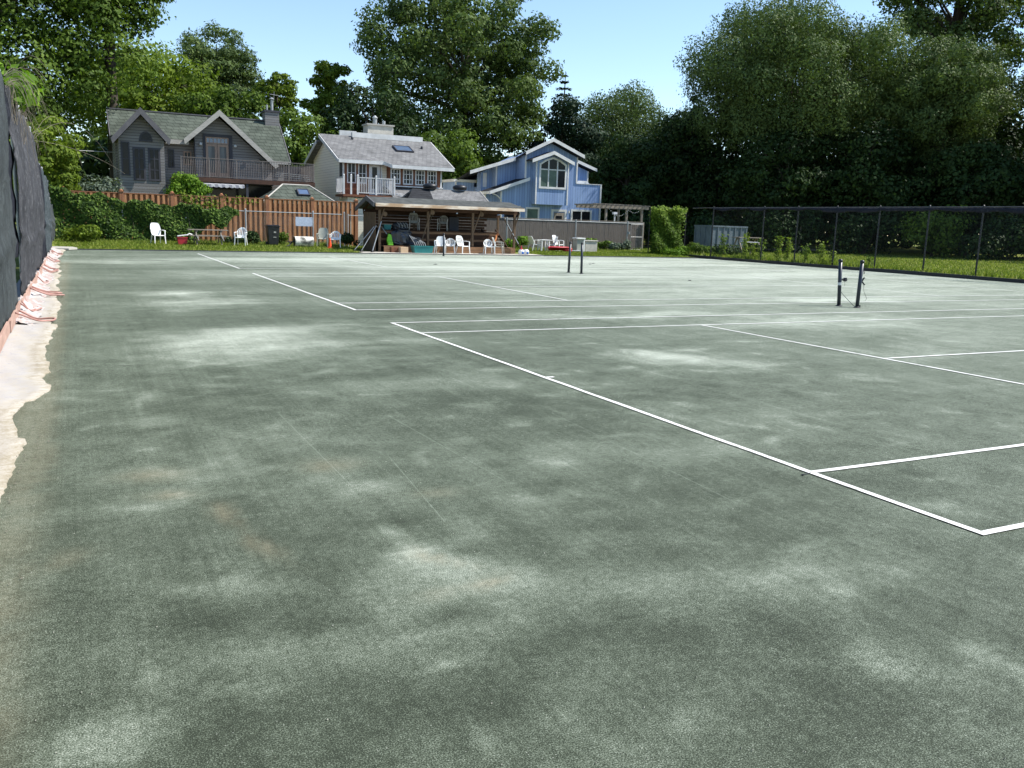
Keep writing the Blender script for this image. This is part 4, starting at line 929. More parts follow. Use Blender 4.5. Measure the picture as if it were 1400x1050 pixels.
# dark lower storey behind the fence, striped awning
mb = MB(); mb.box(2.1, 6.6, 54.93, 54.99, .3, 3.6); mb.build('patio_door', 'glass_dark', h1)
mb = MB(); vs = []; n = 48
for i in range(n+1):
    x = 2.2+2.4*i/n; s = .05*abs(math.sin(i*math.pi/6)); vs += [(x, 53.1, 3.56), (x, 52.75, 3.50), (x, 52.73, 3.36-s)]
mb.add(vs, [q for i in range(n) for q in ((3*i, 3*i+1, 3*i+4, 3*i+3), (3*i+1, 3*i+2, 3*i+5, 3*i+4))]); mb.build('awning', stripes('awning_cloth', (0.5, 0.5, 0.5), (0.42, 0.42, 0.44), 0.5, 0.4, 'xy', (0.25, 0.25, 0.28)), h1, solid=.01)
# chimney
mb = MB(); mb.box(6.9, 7.82, 58.0, 59.0, 6.9, 8.5); ch = mb.build('chimney', 'grey_siding', h1)
mb = MB(); mb.box(6.84, 7.88, 57.94, 59.06, 8.5, 8.62); mb.build('chimney_cap', 'dark_trim', ch)
mb = MB(); mb.tube([(7.45, 58.5, 8.6), (7.45, 58.5, 9.35)], .09, 10); mb.lathe([(.16, 0), (.16, .04), (.03, .14)], (7.45, 58.5, 9.38), 10); mb.tube([(7.1, 58.4, 8.6), (7.1, 58.4, 9.0)], .06, 8); mb.tube([(7.55, 58.4, 9.2), (7.6, 58.4, 9.9)], .012, 4); mb.tube([(7.3, 58.4, 9.7), (7.9, 58.4, 9.65)], .012, 4); mb.build('flue', 'galv', ch)
# low hipped roof in front
mb = MB(); y0, y1, yr = 49.2, 53.0, 51.2; zr, ze = 3.62, 2.45
A, B_, C_, D_ = (4.9, y0, ze), (9.6, y0, ze), (9.6, y1, ze), (4.9, y1, ze); E1, E2 = (6.55, yr, zr), (8.15, yr, zr)
mb.add([A, B_, C_, D_, E1, E2], [(0, 1, 5, 4), (1, 2, 5), (2, 3, 4, 5), (3, 0, 4), (3, 2, 1, 0)])
lr = mb.build('porch_roof', 'green_shingle', h1); mb = MB(); mb.tube([A, E1], .05, 5); mb.tube([B_, E2], .05, 5); mb.tube([E1, E2], .05, 5); mb.build('hip_cap', 'grey_trim', lr)
mb = MB(); mb.box(5.1, 9.4, 49.4, 52.9, 0, 2.42); mb.build('porch_wall', 'grey_siding', h1)
def sky_light(parent, c, w_, l_, slope, name='skylight'):
    """c centre on a roof falling towards -Y with given slope dz/dy"""
    d = Vector((0, -1, -slope)).normalized(); u = Vector((0, -slope, 1)).normalized(); x = Vector((1, 0, 0)); c = Vector(c)
    def q(a, b, h): return c + x*a + d*b + u*h
    mb = MB(); fw = .07
    for (a0, a1, b0, b1) in ((-w_, w_, -l_, -l_+fw), (-w_, w_, l_-fw, l_), (-w_, -w_+fw, -l_+fw, l_-fw), (w_-fw, w_, -l_+fw, l_-fw)):
        vs = [q(a0, b0, -.05), q(a1, b0, -.05), q(a1, b1, -.05), q(a0, b1, -.05), q(a0, b0, .12), q(a1, b0, .12), q(a1, b1, .12), q(a0, b1, .12)]
        mb.add(vs, [(0,3,2,1),(4,5,6,7),(0,1,5,4),(1,2,6,5),(2,3,7,6),(3,0,4,7)])
    o = mb.build(name, 'dark_trim', parent); mb = MB(); vs = [q(-w_+fw, -l_+fw, .09), q(w_-fw, -l_+fw, .09), q(w_-fw, l_-fw, .09), q(-w_+fw, l_-fw, .09)]; mb.add(vs, [(0, 1, 2, 3)]); mb.build('pane', 'skylight_glass', o, solid=.01)
sky_light(h1, (7.60, 50.35, ze+(50.35-y0)*(zr-ze)/(yr-y0)), .36, .36, (zr-ze)/(yr-y0))

# ---------------- house 2 : cream house with grey roof
h2 = thing('cream_house', (14, 57, 0), 'cream sided house with weathered grey roof, skylight and white balcony', 'house')
mb = MB(); mb.prism([(54, 0), (61, 0), (61, 5.75), (58.15, 6.9), (58.05, 7.15), (54, 5.48)], 10.82, 17.75, 'x'); mb.build('wall', 'cream_siding', h2)
s2 = .41
def r2(y): return 7.36 - s2*(58-y)
mb = MB()
mb.slab([(10.5, 58, r2(58)), (18.55, 58, r2(58)), (18.35, 52.95, r2(52.95)), (14.0, 52.95, r2(52.95)), (13.62, 53.45, r2(53.45)), (10.62, 53.45, r2(53.45))], .14)
mb.slab([(10.35, 58.1, 6.95), (18.5, 58.1, 6.95), (18.5, 61.7, 5.62), (10.35, 61.7, 5.62)], .14)
r = mb.build('roof', 'grey_shingle', h2)
mb = MB()
mb.box(10.6, 13.62, 53.38, 53.44, r2(53.45)-.24, r2(53.45)-.015); mb.box(14.02, 18.38, 52.88, 52.94, r2(52.95)-.24, r2(52.95)-.015); mb.bar((13.62, 53.41, r2(53.45)-.13), (14.02, 52.91, r2(52.95)-.13), .05, .22)
mb.build('eave_board', 'white_trim', r)
mb = MB(); mb.bar((10.57, 53.42, r2(53.42)-.13), (10.46, 58.03, r2(58)-.13), .05, .22); mb.bar((10.32, 58.2, 6.80), (10.32, 61.75, 5.48), .05, .22); mb.bar((18.40, 52.9, r2(52.9)-.12), (18.60, 58.0, r2(58)-.12), .05, .2); mb.build('rake_board', 'white_trim', r)
mb = MB(); mb.box(12.73, 17.9, 57.72, 58.05, r2(57.8)-.02, 7.60); mb.box(12.0, 13.2, 58.3, 58.5, 7.25, 7.72); mb.box(16.5, 18.75, 58.9, 59.1, 6.6, 7.15); mb.build('ridge_band', 'white_trim', r)
mb = MB(); mb.lathe([(.09, 0), (.09, .16), (.02, .20)], (17.3, 56.3, r2(56.3)), 8); mb.lathe([(.09, 0), (.09, .14)], (12.6, 57.3, r2(57.3)), 8); mb.build('roof_vent', 'dark_trim', r)
sky_light(h2, (15.78, 55.9, r2(55.9)), .62, .55, s2)
mb = MB(); mb.box(13.98, 15.85, 58.2, 59.3, 6.6, 8.22); ch = mb.build('chimney', 'concrete', h2)
mb = MB(); mb.box(13.9, 15.93, 58.12, 59.38, 8.22, 8.32); mb.build('chimney_cap', 'grey_trim', ch)
mb = MB(); mb.tube([(14.65, 58.7, 8.3), (14.65, 58.7, 8.75)], .15, 10); mb.lathe([(.2, 0), (.2, .05), (.05, .2)], (14.65, 58.7, 8.74), 10); mb.build('flue', 'galv', ch); mb = MB(); mb.tube([(15.3, 58.7, 8.3), (15.3, 58.7, 8.6)], .12, 10); mb.build('flue', 'galv', ch)
# front: brown cladding strip with white windows
mb = MB(); mb.box(11.1, 13.55, 53.93, 53.99, 3.3, 5.4); mb.box(13.99, 17.66, 53.58, 53.99, 3.98, 5.22); mb.build('wood_cladding', 'brown_wood', h2)
for q in ((10.98, 11.10, 53.90, 54.0, 3.3, 5.45), (17.66, 17.76, 53.55, 54.0, 3.98, 5.2), (13.55, 13.66, 53.90, 53.99, 3.3, 5.4)): mb = MB(); mb.box(*q); mb.build('corner_board', 'white_trim', h2)
window(h2, 10.80, 10.97, 3.9, 5.40, 53.98, 'dark_trim', 'glass_dark', 1, 1, .03)
window(h2, 11.28, 11.88, 4.0, 5.32, 53.93, 'white_trim', 'glass_dark', 2, 2, .075); window(h2, 12.02, 12.60, 4.0, 5.30, 53.93, 'white_trim', 'glass_dark', 2, 2, .075)
mb = MB(); a, b, y = 12.76, 13.50, 53.93
mb.box(a, a+.2, y-.05, y, 3.3, 5.28); mb.box(b-.2, b, y-.05, y, 3.3, 5.28); mb.box(a+.2, b-.2, y-.05, y, 5.1, 5.28); mb.box(a+.2, b-.2, y-.05, y, 3.3, 3.7); d = mb.build('balcony_door', 'white_trim', h2)
mb = MB(); mb.box(a+.19, b-.19, y-.03, y-.005, 3.7, 5.1); mb.build('pane', 'glass_dark', d)
for (a, b) in ((14.12, 14.80), (14.98, 15.68), (15.84, 16.53), (16.70, 17.38)): window(h2, a, b, 4.06, 5.08, 53.57, 'white_trim', 'glass_dark', 3, 3, .08, .05)
mb = MB(); mb.box(13.95, 17.8, 53.4, 53.56, 3.9, 3.97); mb.build('sill_board', 'white_trim', h2)
mb = MB(); mb.slab([(13.7, 53.9, 3.90), (17.9, 53.9, 3.90), (17.9, 50.9, 2.9), (13.7, 50.9, 2.9)], .10); mb.build('lower_roof', 'grey_shingle', h2)
mb = MB(); mb.box(13.9, 17.7, 51.2, 53.95, 0, 3.0); mb.box(10.9, 13.9, 52.4, 53.98, 0, 3.05); mb.build('lower_wall', 'cream_siding', h2)
mb = MB(); mb.box(10.5, 13.95, 52.0, 53.9, 3.10, 3.24); mb.build('balcony_floor', 'brown_wood', h2)
def white_rail(a, b):
    A, B = Vector((*a, 0)), Vector((*b, 0)); mb = MB(); mb.bar(A+Vector((0, 0, 4.30)), B+Vector((0, 0, 4.30)), .07, .05); mb.bar(A+Vector((0, 0, 3.36)), B+Vector((0, 0, 3.36)), .06, .05)
    n = int((B-A).length/.115)
    for i in range(1, n): p = A.lerp(B, i/n); mb.box(p.x-.016, p.x+.016, p.y-.016, p.y+.016, 3.38, 4.28)
    return mb.build('balcony_railing', 'white_trim', h2)
ra = white_rail((11.45, 52.05), (13.88, 52.05)); white_rail((13.88, 52.05), (13.88, 53.9)); white_rail((10.55, 52.05), (10.55, 53.9))
for x in (10.55, 11.02, 11.45, 12.66, 13.88):
    mb = MB(); mb.box(x-.05, x+.05, 52.0, 52.1, 3.24, 4.42); mb.lathe([(.07, 0), (.02, .06)], (x, 52.05, 4.42), 8); mb.build('balcony_post', 'white_trim', h2)
mb = MB()
for i in range(6): x = 13.95+i*.20; z = 3.35-i*.12; mb.bar((x, 51.9-.18*i, z+.08), (x+.55, 51.9-.18*i, z+.02), .05, .03)
mb.bar((13.95, 51.95, 3.38), (15.2, 50.9, 2.75), .05, .05); mb.bar((14.55, 51.95, 3.34), (15.7, 50.9, 2.72), .05, .05); mb.build('roof_ladder', 'white_trim', h2)
# garage with black hip end
gar = thing('low_garage', (16, 50, 0), 'low outbuilding with grey shingle roof and black hipped end behind the shed', 'outbuilding')
mb = MB(); mb.box(13.7, 19.2, 49.2, 51.2, 0, 2.9); mb.build('wall', 'cream_siding', gar)
sc = lambda x, y: -4.74 + (x+4.74)*(y+3.17)/(47.5+3.17)
def gp(x, z, y): return (sc(x, y), y, 1.73+(z-1.73)*(y+3.17)/50.67)
mb = MB(); mb.slab([gp(13.18, 2.97, 48.8), gp(14.85, 2.97, 48.8), gp(14.55, 3.64, 50.1), gp(13.48, 3.61, 50.1)], .12); mb.build('black_hip', 'black_shingle', gar)
mb = MB(); mb.slab([gp(14.85, 2.97, 48.8), gp(18.52, 3.02, 48.8), gp(17.91, 3.62, 50.1), gp(14.55, 3.64, 50.1)], .12); mb.slab([gp(13.48, 3.61, 50.1), gp(17.91, 3.62, 50.1), (19.6, 51.5, 2.95), (13.9, 51.5, 2.95)], .10); rr_ = mb.build('roof', 'grey_shingle', gar)
mb = MB(); mb.tube([gp(18.52, 3.02, 48.8), gp(17.91, 3.62, 50.1)], .05, 5); mb.build('hip_cap', 'grey_trim', rr_)
for xx in (14.6, 16.55):
    p = gp(xx, 3.66, 50.15); mb = MB(); mb.lathe([(.40, 0), (.46, .10), (.46, .20), (.30, .30), (.05, .33)], (p[0], p[1], p[2]), 16); mb.build('roof_ventilator', 'black_metal', gar, smooth=True)
mb = MB(); mb.tube([(16.9+.9, 50.9, 3.4), (16.9+.9, 50.9, 4.0)], .04, 6); mb.build('vent_pipe', 'galv', gar)

# ---------------- house 3 : blue house
h3 = thing('blue_house', (26.5, 57, 0), 'blue board clad house with white trim and a gabled window bay', 'house')
mb = MB(); mb.prism([(24.33, 0), (28.6, 0), (28.6, 6.78), (26.5, 7.55), (24.33, 6.55)], 54.0, 55.7, 'y'); mb.box(22.8, 28.55, 55.7, 61, 0, 4.7); mb.build('wall', 'blue_boards', h3)
mb = MB(); mb.prism([(22.75, 0), (24.34, 0), (24.34, 6.55), (22.75, 5.85)], 55.5, 56.6, 'y'); mb.prism([(21.85, 0), (22.76, 0), (22.76, 5.75), (21.85, 5.32)], 56.2, 56.9, 'y'); mb.box(21.9, 22.8, 56.9, 61, 0, 4.3); mb.build('wing_wall', 'blue_boards', h3)
def tz(z, y): return z-.20*(y-53.4)
def k3(x, z, y, y0=54.0): q = (y+3.17)/(y0+3.17); return (-4.74+(x+4.74)*q, 1.73+(z-1.73)*q)
PK = k3(26.54, 7.86, 53.4); RE = k3(29.18, 6.82, 53.4); LE = k3(24.33, 6.80, 53.4); LL = k3(21.32, 5.42, 55.0, 57)
mb = MB(); mb.slab([(PK[0], 53.4, PK[1]), (PK[0], 60.5, tz(PK[1], 60.5)), (LE[0], 60.5, tz(LE[1], 60.5)), (LE[0], 53.4, LE[1])], .10)
mb.slab([(LE[0], 55.0, tz(LE[1], 55)), (LE[0], 60.5, tz(LE[1], 60.5)), (LL[0], 60.5, tz(LL[1], 58.9)), (LL[0], 55.0, LL[1])], .10)
mb.slab([(PK[0], 53.4, PK[1]), (PK[0], 60.5, tz(PK[1], 60.5)), (RE[0], 60.5, tz(RE[1], 60.5)), (RE[0], 53.4, RE[1])], .10)
r = mb.build('roof', 'black_shingle', h3)
def rake(mb, a, b, y, h_=.24, t=.06, up=.03):
    mb.prism([(a[0], a[1]+up), (b[0], b[1]+up), (b[0], b[1]+up-h_), (a[0], a[1]+up-h_)], y-t, y-.005, 'y')
mb = MB(); rake(mb, PK, RE, 53.4); rake(mb, LE, PK, 53.4); rake(mb, LL, (LE[0], tz(LE[1], 55)), 55.0); mb.build('rake_board', 'white_trim', r)
for q in ((24.28, 24.40, 53.94, 53.99, 4.95, 6.55), (28.52, 28.63, 53.94, 53.99, 4.82, 6.72), (22.70, 22.80, 55.44, 55.49, 0, 5.8), (22.40, 22.52, 53.94, 53.99, 0, 3.95)): mb = MB(); mb.box(*q); mb.build('corner_board', 'white_trim', h3)
# lean-to
mb = MB(); mb.prism([(22.42, 0), (24.33, 0), (24.33, 4.78), (22.42, 4.02)], 54.0, 55.5, 'y'); mb.build('lean_to_wall', 'blue_boards', h3)
mb = MB(); mb.slab([(24.42, 53.5, 4.98), (24.42, 55.5, 4.98), (21.35, 55.5, 3.90), (21.35, 53.5, 3.90)], .10); lt = mb.build('lean_to_roof', 'black_shingle', h3)
mb = MB(); rake(mb, (21.3, 3.88), (24.45, 4.98), 53.5, .22); mb.box(21.27, 21.34, 53.44, 55.5, 3.72, 3.90); mb.tube([(21.5, 53.55, 3.8), (22.0, 53.7, 3.65), (22.46, 53.9, 3.35), (22.46, 53.9, .3)], .04, 6); mb.build('rake_board', 'white_trim', lt)
mb = MB(); mb.box(21.5, 22.42, 54.6, 55.5, 0, 3.7); mb.build('side_bay', 'blue_boards', h3)
mb = MB(); mb.box(21.42, 21.52, 54.5, 54.6, 0, 3.75); mb.build('porch_post', 'white_trim', h3)
window(h3, 22.02, 22.30, 4.3, 5.30, 56.2, 'white_trim', 'pale_board', 1, 1, .05)
# far left box
mb = MB(); mb.box(20.4, 21.9, 57.5, 60, 0, 4.62); mb.build('side_block', 'blue_boards', h3)
mb = MB(); mb.box(20.2, 22.0, 57.3, 60.1, 4.62, 4.80); mb.box(20.36, 20.48, 57.44, 57.49, 3, 4.6); mb.build('side_block_fascia', 'white_trim', h3)
# bay
YB3 = 53.35
def kb(x, z, y=53.35): return k3(x, z, y)
def KX(x, y=53.35): return k3(x, 0, y)[0]
def KZ(z, y=53.35): return k3(0, z, y)[1]
mb = MB(); mb.prism([kb(25.22, 3.17), kb(27.86, 3.17), kb(27.86, 6.28), kb(26.6, 6.75), kb(25.22, 6.28)], 53.35, 53.99, 'y'); by = mb.build('bay', 'blue_boards', h3)
p1, p2, p3 = k3(26.63, 6.96, 52.95), k3(24.88, 6.30, 52.95), k3(28.36, 6.26, 52.95)
mb = MB(); mb.slab([(p1[0], 52.95, p1[1]), (p1[0], 54.0, p1[1]), (p2[0], 54.0, p2[1]), (p2[0], 52.95, p2[1])], .10); mb.slab([(p1[0], 52.95, p1[1]), (p1[0], 54.0, p1[1]), (p3[0], 54.0, p3[1]), (p3[0], 52.95, p3[1])], .10); br_ = mb.build('bay_roof', 'black_shingle', h3)
for q in (p2, p3): mb = MB(); rake(mb, q, p1, 52.95, .24); mb.build('rake_board', 'white_trim', br_)
for (a, b) in ((25.18, 25.28), (27.80, 27.90)): mb = MB(); mb.box(KX(a), KX(b), 53.30, 53.345, KZ(3.17), KZ(6.2)); mb.build('corner_board', 'white_trim', by)
def poly_frame(mb, outer, inner, y0, y1):
    n = len(outer)
    for i in range(n): j = (i+1) % n; mb.prism([outer[i], outer[j], inner[j], inner[i]], y0, y1, 'y')
cx = 26.56
outer = [kb(*q) for q in [(25.45, 4.30), (27.70, 4.30), (27.70, 6.05), (27.2, 6.36), (cx, 6.56), (25.95, 6.36), (25.45, 6.05)]]
inner = [kb(*q) for q in [(25.58, 4.44), (27.57, 4.44), (27.57, 5.98), (27.13, 6.24), (cx, 6.42), (26.0, 6.24), (25.58, 5.98)]]
mb = MB(); poly_frame(mb, outer, inner, 53.28, 53.345)
for x in (26.20, 26.93): mb.box(KX(x-.05), KX(x+.05), 53.285, 53.345, KZ(4.44), KZ(6.29))
for a, b in ((25.58, 26.15), (26.25, 26.88), (26.98, 27.57)): mb.box(KX(a), KX(b), 53.29, 53.345, KZ(5.62), KZ(5.70))
wv = mb.build('bay_window', 'white_trim', by)
mb = MB(); mb.prism([kb(*q) for q in [(25.55, 5.68), (27.6, 5.68), (27.6, 5.97), (27.15, 6.28), (cx, 6.45), (25.97, 6.28), (25.55, 5.97)]], 53.32, 53.34, 'y'); mb.box(KX(26.95), KX(27.6), 53.32, 53.34, KZ(4.4), KZ(5.66)); mb.build('pane', 'glass_dark', wv)
mb = MB(); mb.box(KX(25.55), KX(26.92), 53.318, 53.34, KZ(4.4), KZ(5.66)); mb.build('curtained_pane', 'glass_green', wv)
# right wing and roof terrace parapet
mb = MB(); mb.prism([(28.6, 3.2), (30.75, 3.2), (30.75, 5.85), (28.6, 6.6)], 56.0, 57.0, 'y'); mb.build('wing_wall', 'blue_boards', h3)
mb = MB(); mb.slab([(28.6, 55.5, 6.86), (28.6, 58, 6.5), (31.2, 58, 5.7), (31.2, 55.5, 6.02)], .10); wr = mb.build('wing_roof', 'black_shingle', h3)
mb = MB(); rake(mb, (28.6, 6.86), (31.22, 6.01), 55.5, .22); mb.build('rake_board', 'white_trim', wr)
mb = MB(); mb.box(30.66, 30.77, 55.95, 55.99, 4.8, 5.85); mb.build('corner_board', 'white_trim', h3)
mb = MB(); mb.box(28.6, 30.74, 54.0, 56.0, 0, 4.76); mb.build('parapet', 'blue_boards', h3)
mb = MB(); mb.box(28.55, 30.80, 53.95, 54.12, 4.76, 4.81); mb.box(30.66, 30.77, 53.94, 53.99, 2, 4.76); mb.box(30.62, 30.80, 54.13, 56.0, 4.765, 4.81); mb.build('parapet_cap', 'white_trim', h3)
mb = MB(); mb.prism([(28.75, 4.82), (29.9, 4.82), (29.7, 5.02), (28.95, 5.02)], 54.3, 54.6, 'y'); mb.build('terrace_vent', 'white_trim', h3)
window(h3, 24.45, 25.58, 1.2, 2.94, 54.0, 'white_trim', 'glass_green', 1, 1, .13); window(h3, 28.22, 30.02, 1.5, 2.91, 54.0, 'white_trim', 'glass_dark', 2, 1, .14, .05)
mb = MB(); mb.box(26.56, 26.72, 53.93, 53.99, 0, 2.86); mb.box(27.68, 27.84, 53.93, 53.99, 0, 2.86); mb.box(26.72, 27.68, 53.93, 53.99, 2.70, 2.86); df = mb.build('door_frame', 'white_trim', h3)
mb = MB(); mb.box(26.80, 27.62, 53.95, 53.99, .2, 2.62); d = mb.build('door', 'aged_light', df); mb = MB(); mb.box(26.95, 27.45, 53.93, 53.948, 1.3, 2.4); mb.build('pane', 'glass_dark', d)
mb = MB(); mb.box(22.75, 23.9, 53.93, 53.99, 1.6, 2.9); mb.build('dark_window', 'glass_dark', h3); mb = MB(); mb.box(23.9, 24.02, 53.92, 53.99, 1.5, 3.0); mb.box(22.75, 23.9, 53.92, 53.99, 2.9, 3.0); mb.build('window_trim', 'white_trim', h3)
mb = MB(); mb.lathe([(.05, 0), (.07, .06), (.05, .2)], (28.0, 53.9, 2.6), 8); mb.build('wall_lamp', 'white_trim', h3)

# ---------------- pergola right of the blue house
pg = thing('grey_pergola', (30.3, 51.5, 0), 'weathered grey timber pergola right of the blue house', 'pergola')
for x in (29.15, 30.9, 31.5, 32.2):
    mb = MB(); yy = 50.6 if x != 31.5 else 52.6; mb.box(x-.07, x+.07, yy-.07, yy+.07, 0, 3.02); mb.build('post', 'aged_light', pg)
mb = MB(); mb.box(27.9, 32.7, 50.45, 50.53, 3.02, 3.20); mb.box(27.9, 32.7, 52.65, 52.73, 3.02, 3.20); mb.build('beam', 'aged_light', pg)
for i in range(13):
    x = 28.0+i*.38; mb = MB(); mb.box(x-.02, x+.02, 50.1, 53.1, 3.205, 3.30); mb.build('rafter', 'aged_light', pg)
mb = MB(); mb.box(28.5, 32.6, 51.3, 51.4, 3.31, 3.35); mb.build('purlin', 'aged_light', pg)
g2 = thing('white_lantern_post', (30.0, 50.2, 0), 'short white post with a lantern in front of the pergola', 'lantern'); mb = MB(); mb.box(29.57, 29.63, 50.1, 50.2, 0, 2.6); mb.build('post', 'white_trim', g2); mb = MB(); mb.box(29.45, 29.75, 50.05, 50.25, 2.6, 2.76); mb.build('lantern_box', 'pale_board', g2)
mb = MB()
for i in range(22):
    t = i/21; x = 29.3+2.6*t; z = 2.95-.45*math.sin(math.pi*min(1, t*1.6)) if t < .62 else 2.95-.2*math.sin(math.pi*(t-.62)/.38); mb.lathe([(.004, -.025), (.022, -.012), (.022, .012), (.004, .025)], (x, 50.4, z), 6)
tag(mb.build('festoon_bulbs', 'white_plastic'), 'string of small pale bulbs hung under the pergola', 'string light', kind=None)

# ================================================================== OPEN SHED
sh = thing('open_shed', (13.6, 43, 0), 'long open fronted timber shed with low grey roof beside the courts', 'shed')
XL_, XR = 9.55, 17.75; YF, YB = 42.1, 44.4
mb = MB()
mb.slab([(9.25, 41.5, 2.56), (18.0, 41.5, 2.60), (17.7, 42.8, 2.92), (9.25, 42.8, 2.92)], .07); mb.slab([(9.25, 42.8, 2.92), (17.7, 42.8, 2.92), (18.0, 44.8, 2.38), (9.25, 44.8, 2.34)], .07)
sr = mb.build('roof', 'asphalt_roof', sh)
mb = MB(); mb.box(9.30, 18.0, 41.44, 41.49, 2.40, 2.575); mb.build('fascia', 'fascia_wood', sr)
mb = MB(); mb.prism([(41.46, 2.60), (42.8, 2.96), (42.8, 2.72), (41.5, 2.38)], 9.18, 9.245, 'x'); mb.prism([(42.8, 2.96), (44.85, 2.36), (44.85, 2.14), (42.8, 2.72)], 9.18, 9.245, 'x'); mb.build('rake_board', 'dark_fascia', sr)
for i in range(15):
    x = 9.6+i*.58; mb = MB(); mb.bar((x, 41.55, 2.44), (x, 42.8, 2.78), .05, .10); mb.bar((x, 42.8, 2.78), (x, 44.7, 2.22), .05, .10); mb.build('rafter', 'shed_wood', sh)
mb = MB(); mb.box(9.5, 17.85, 42.05, 42.15, 2.22, 2.40); mb.box(9.5, 17.85, 44.3, 44.4, 2.02, 2.18); mb.build('header_beam', 'shed_wood', sh)
for x in (9.72, 12.45, 15.1, 17.7):
    mb = MB(); mb.box(x-.06, x+.06, 42.04, 42.16, 0, 2.24); mb.build('post', 'shed_post', sh)
    mb = MB(); mb.box(x-.05, x+.05, 44.25, 44.35, 0, 2.05); mb.build('post', 'shed_post', sh)
for (xa, xb) in ((12.5, 12.05), (15.15, 15.75), (17.65, 17.15)):
    pass
for (p, q) in (((12.62, 42.0, 2.35), (12.05, 42.2, .35)), ((15.55, 42.0, 2.35), (14.95, 42.2, .5)), ((17.95, 42.0, 2.35), (17.45, 42.2, .6)), ((9.95, 42.0, 2.30), (9.72, 42.1, 1.5))):
    mb = MB(); mb.bar(p, q, .13, .06); mb.build('brace', 'shed_post', sh)
for x, z in ((9.98, 2.02), (12.66, 2.18), (15.58, 2.18)):
    mb = MB(); mb.lathe([(.12, -.03), (.13, 0), (.12, .03)], (x, 41.97, z), 12, 'y'); mb.build('log_end', 'shed_post', sh)
# slatted walls
for k in range(12):
    z = .35+k*.165
    for (a, b) in ((9.6, 12.4), (12.5, 15.05), (15.15, 17.65)):
        if b > 17 and k in (5, 6, 7, 8, 9): b = 17.0 if k % 2 else 16.85
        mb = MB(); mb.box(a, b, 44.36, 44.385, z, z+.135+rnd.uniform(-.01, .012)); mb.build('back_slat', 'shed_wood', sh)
mb = MB()
for k in range(9): y = 42.2+k*.245; mb.box(9.52, 9.545, y, y+.19, .05, 2.1)
mb.build('end_wall', 'shed_post', sh)
mb = MB(); mb.box(9.75, 17.6, 44.52, 44.55, .0, 1.2); mb.build('back_skirt', 'dark_trim', sh)
# raised stage with horizontal front boards
for k in range(6):
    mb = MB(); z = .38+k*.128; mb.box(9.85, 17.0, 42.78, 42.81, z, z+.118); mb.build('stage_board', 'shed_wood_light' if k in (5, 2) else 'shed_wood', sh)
mb = MB(); mb.box(9.85, 17.0, 42.76, 44.3, 1.15, 1.20); mb.build('stage_floor', 'shed_wood', sh)
mb = MB(); mb.box(9.9, 17.7, 41.92, 42.76, .32, .37); stp = mb.build('step_deck', 'shed_wood_light', sh)
for k in range(2):
    mb = MB(); z = .04+k*.145; mb.box(9.9, 17.7, 41.88, 41.915, z, z+.135); mb.build('step_board', 'shed_wood_light', stp)
# steps on the right
sp = []
for k in range(5):
    mb = MB(); z = .5+k*.17; mb.box(16.55, 17.35, 42.6+k*.28, 42.9+k*.28, z, z+.04); mb.build('stair_tread', 'aged_light', sh)
mb = MB(); mb.bar((16.5, 42.4, .35), (16.5, 44.0, 1.3), .04, .2); mb.bar((17.4, 42.4, .35), (17.4, 44.0, 1.3), .04, .2); mb.build('stair_stringer', 'shed_wood', sh)
mb = MB(); mb.bar((16.35, 42.0, .55), (16.85, 42.5, 1.15), .05, .16); tag(mb.build('orange_board', 'orange_wood'), 'orange board propped behind the chairs at the right end of the shed', 'board')
for i, (p, q) in enumerate((((17.30, 41.9, 1.85), (17.62, 41.78, 1.45)), ((17.72, 41.76, 1.38), (17.84, 41.74, 1.22)), ((17.86, 41.72, 1.18), (18.18, 41.6, .75)))):
    pass
lad = thing('leaning_plank', (18.0, 41.7, 0), 'plank with white panels leaning on the right end post of the shed', 'plank')
mb = MB(); mb.bar((18.05, 41.6, .12), (16.95, 41.95, 2.0), .14, .05); mb.build('plank', 'shed_post', lad)
for a, b in ((.62, .86), (.50, .57), (.26, .46)):
    p, q = Vector((18.05, 41.56, .12)), Vector((16.95, 41.91, 2.0)); mb = MB(); mb.bar(p.lerp(q, a), p.lerp(q, b), .15, .03); mb.build('white_panel', 'white_plastic', lad)
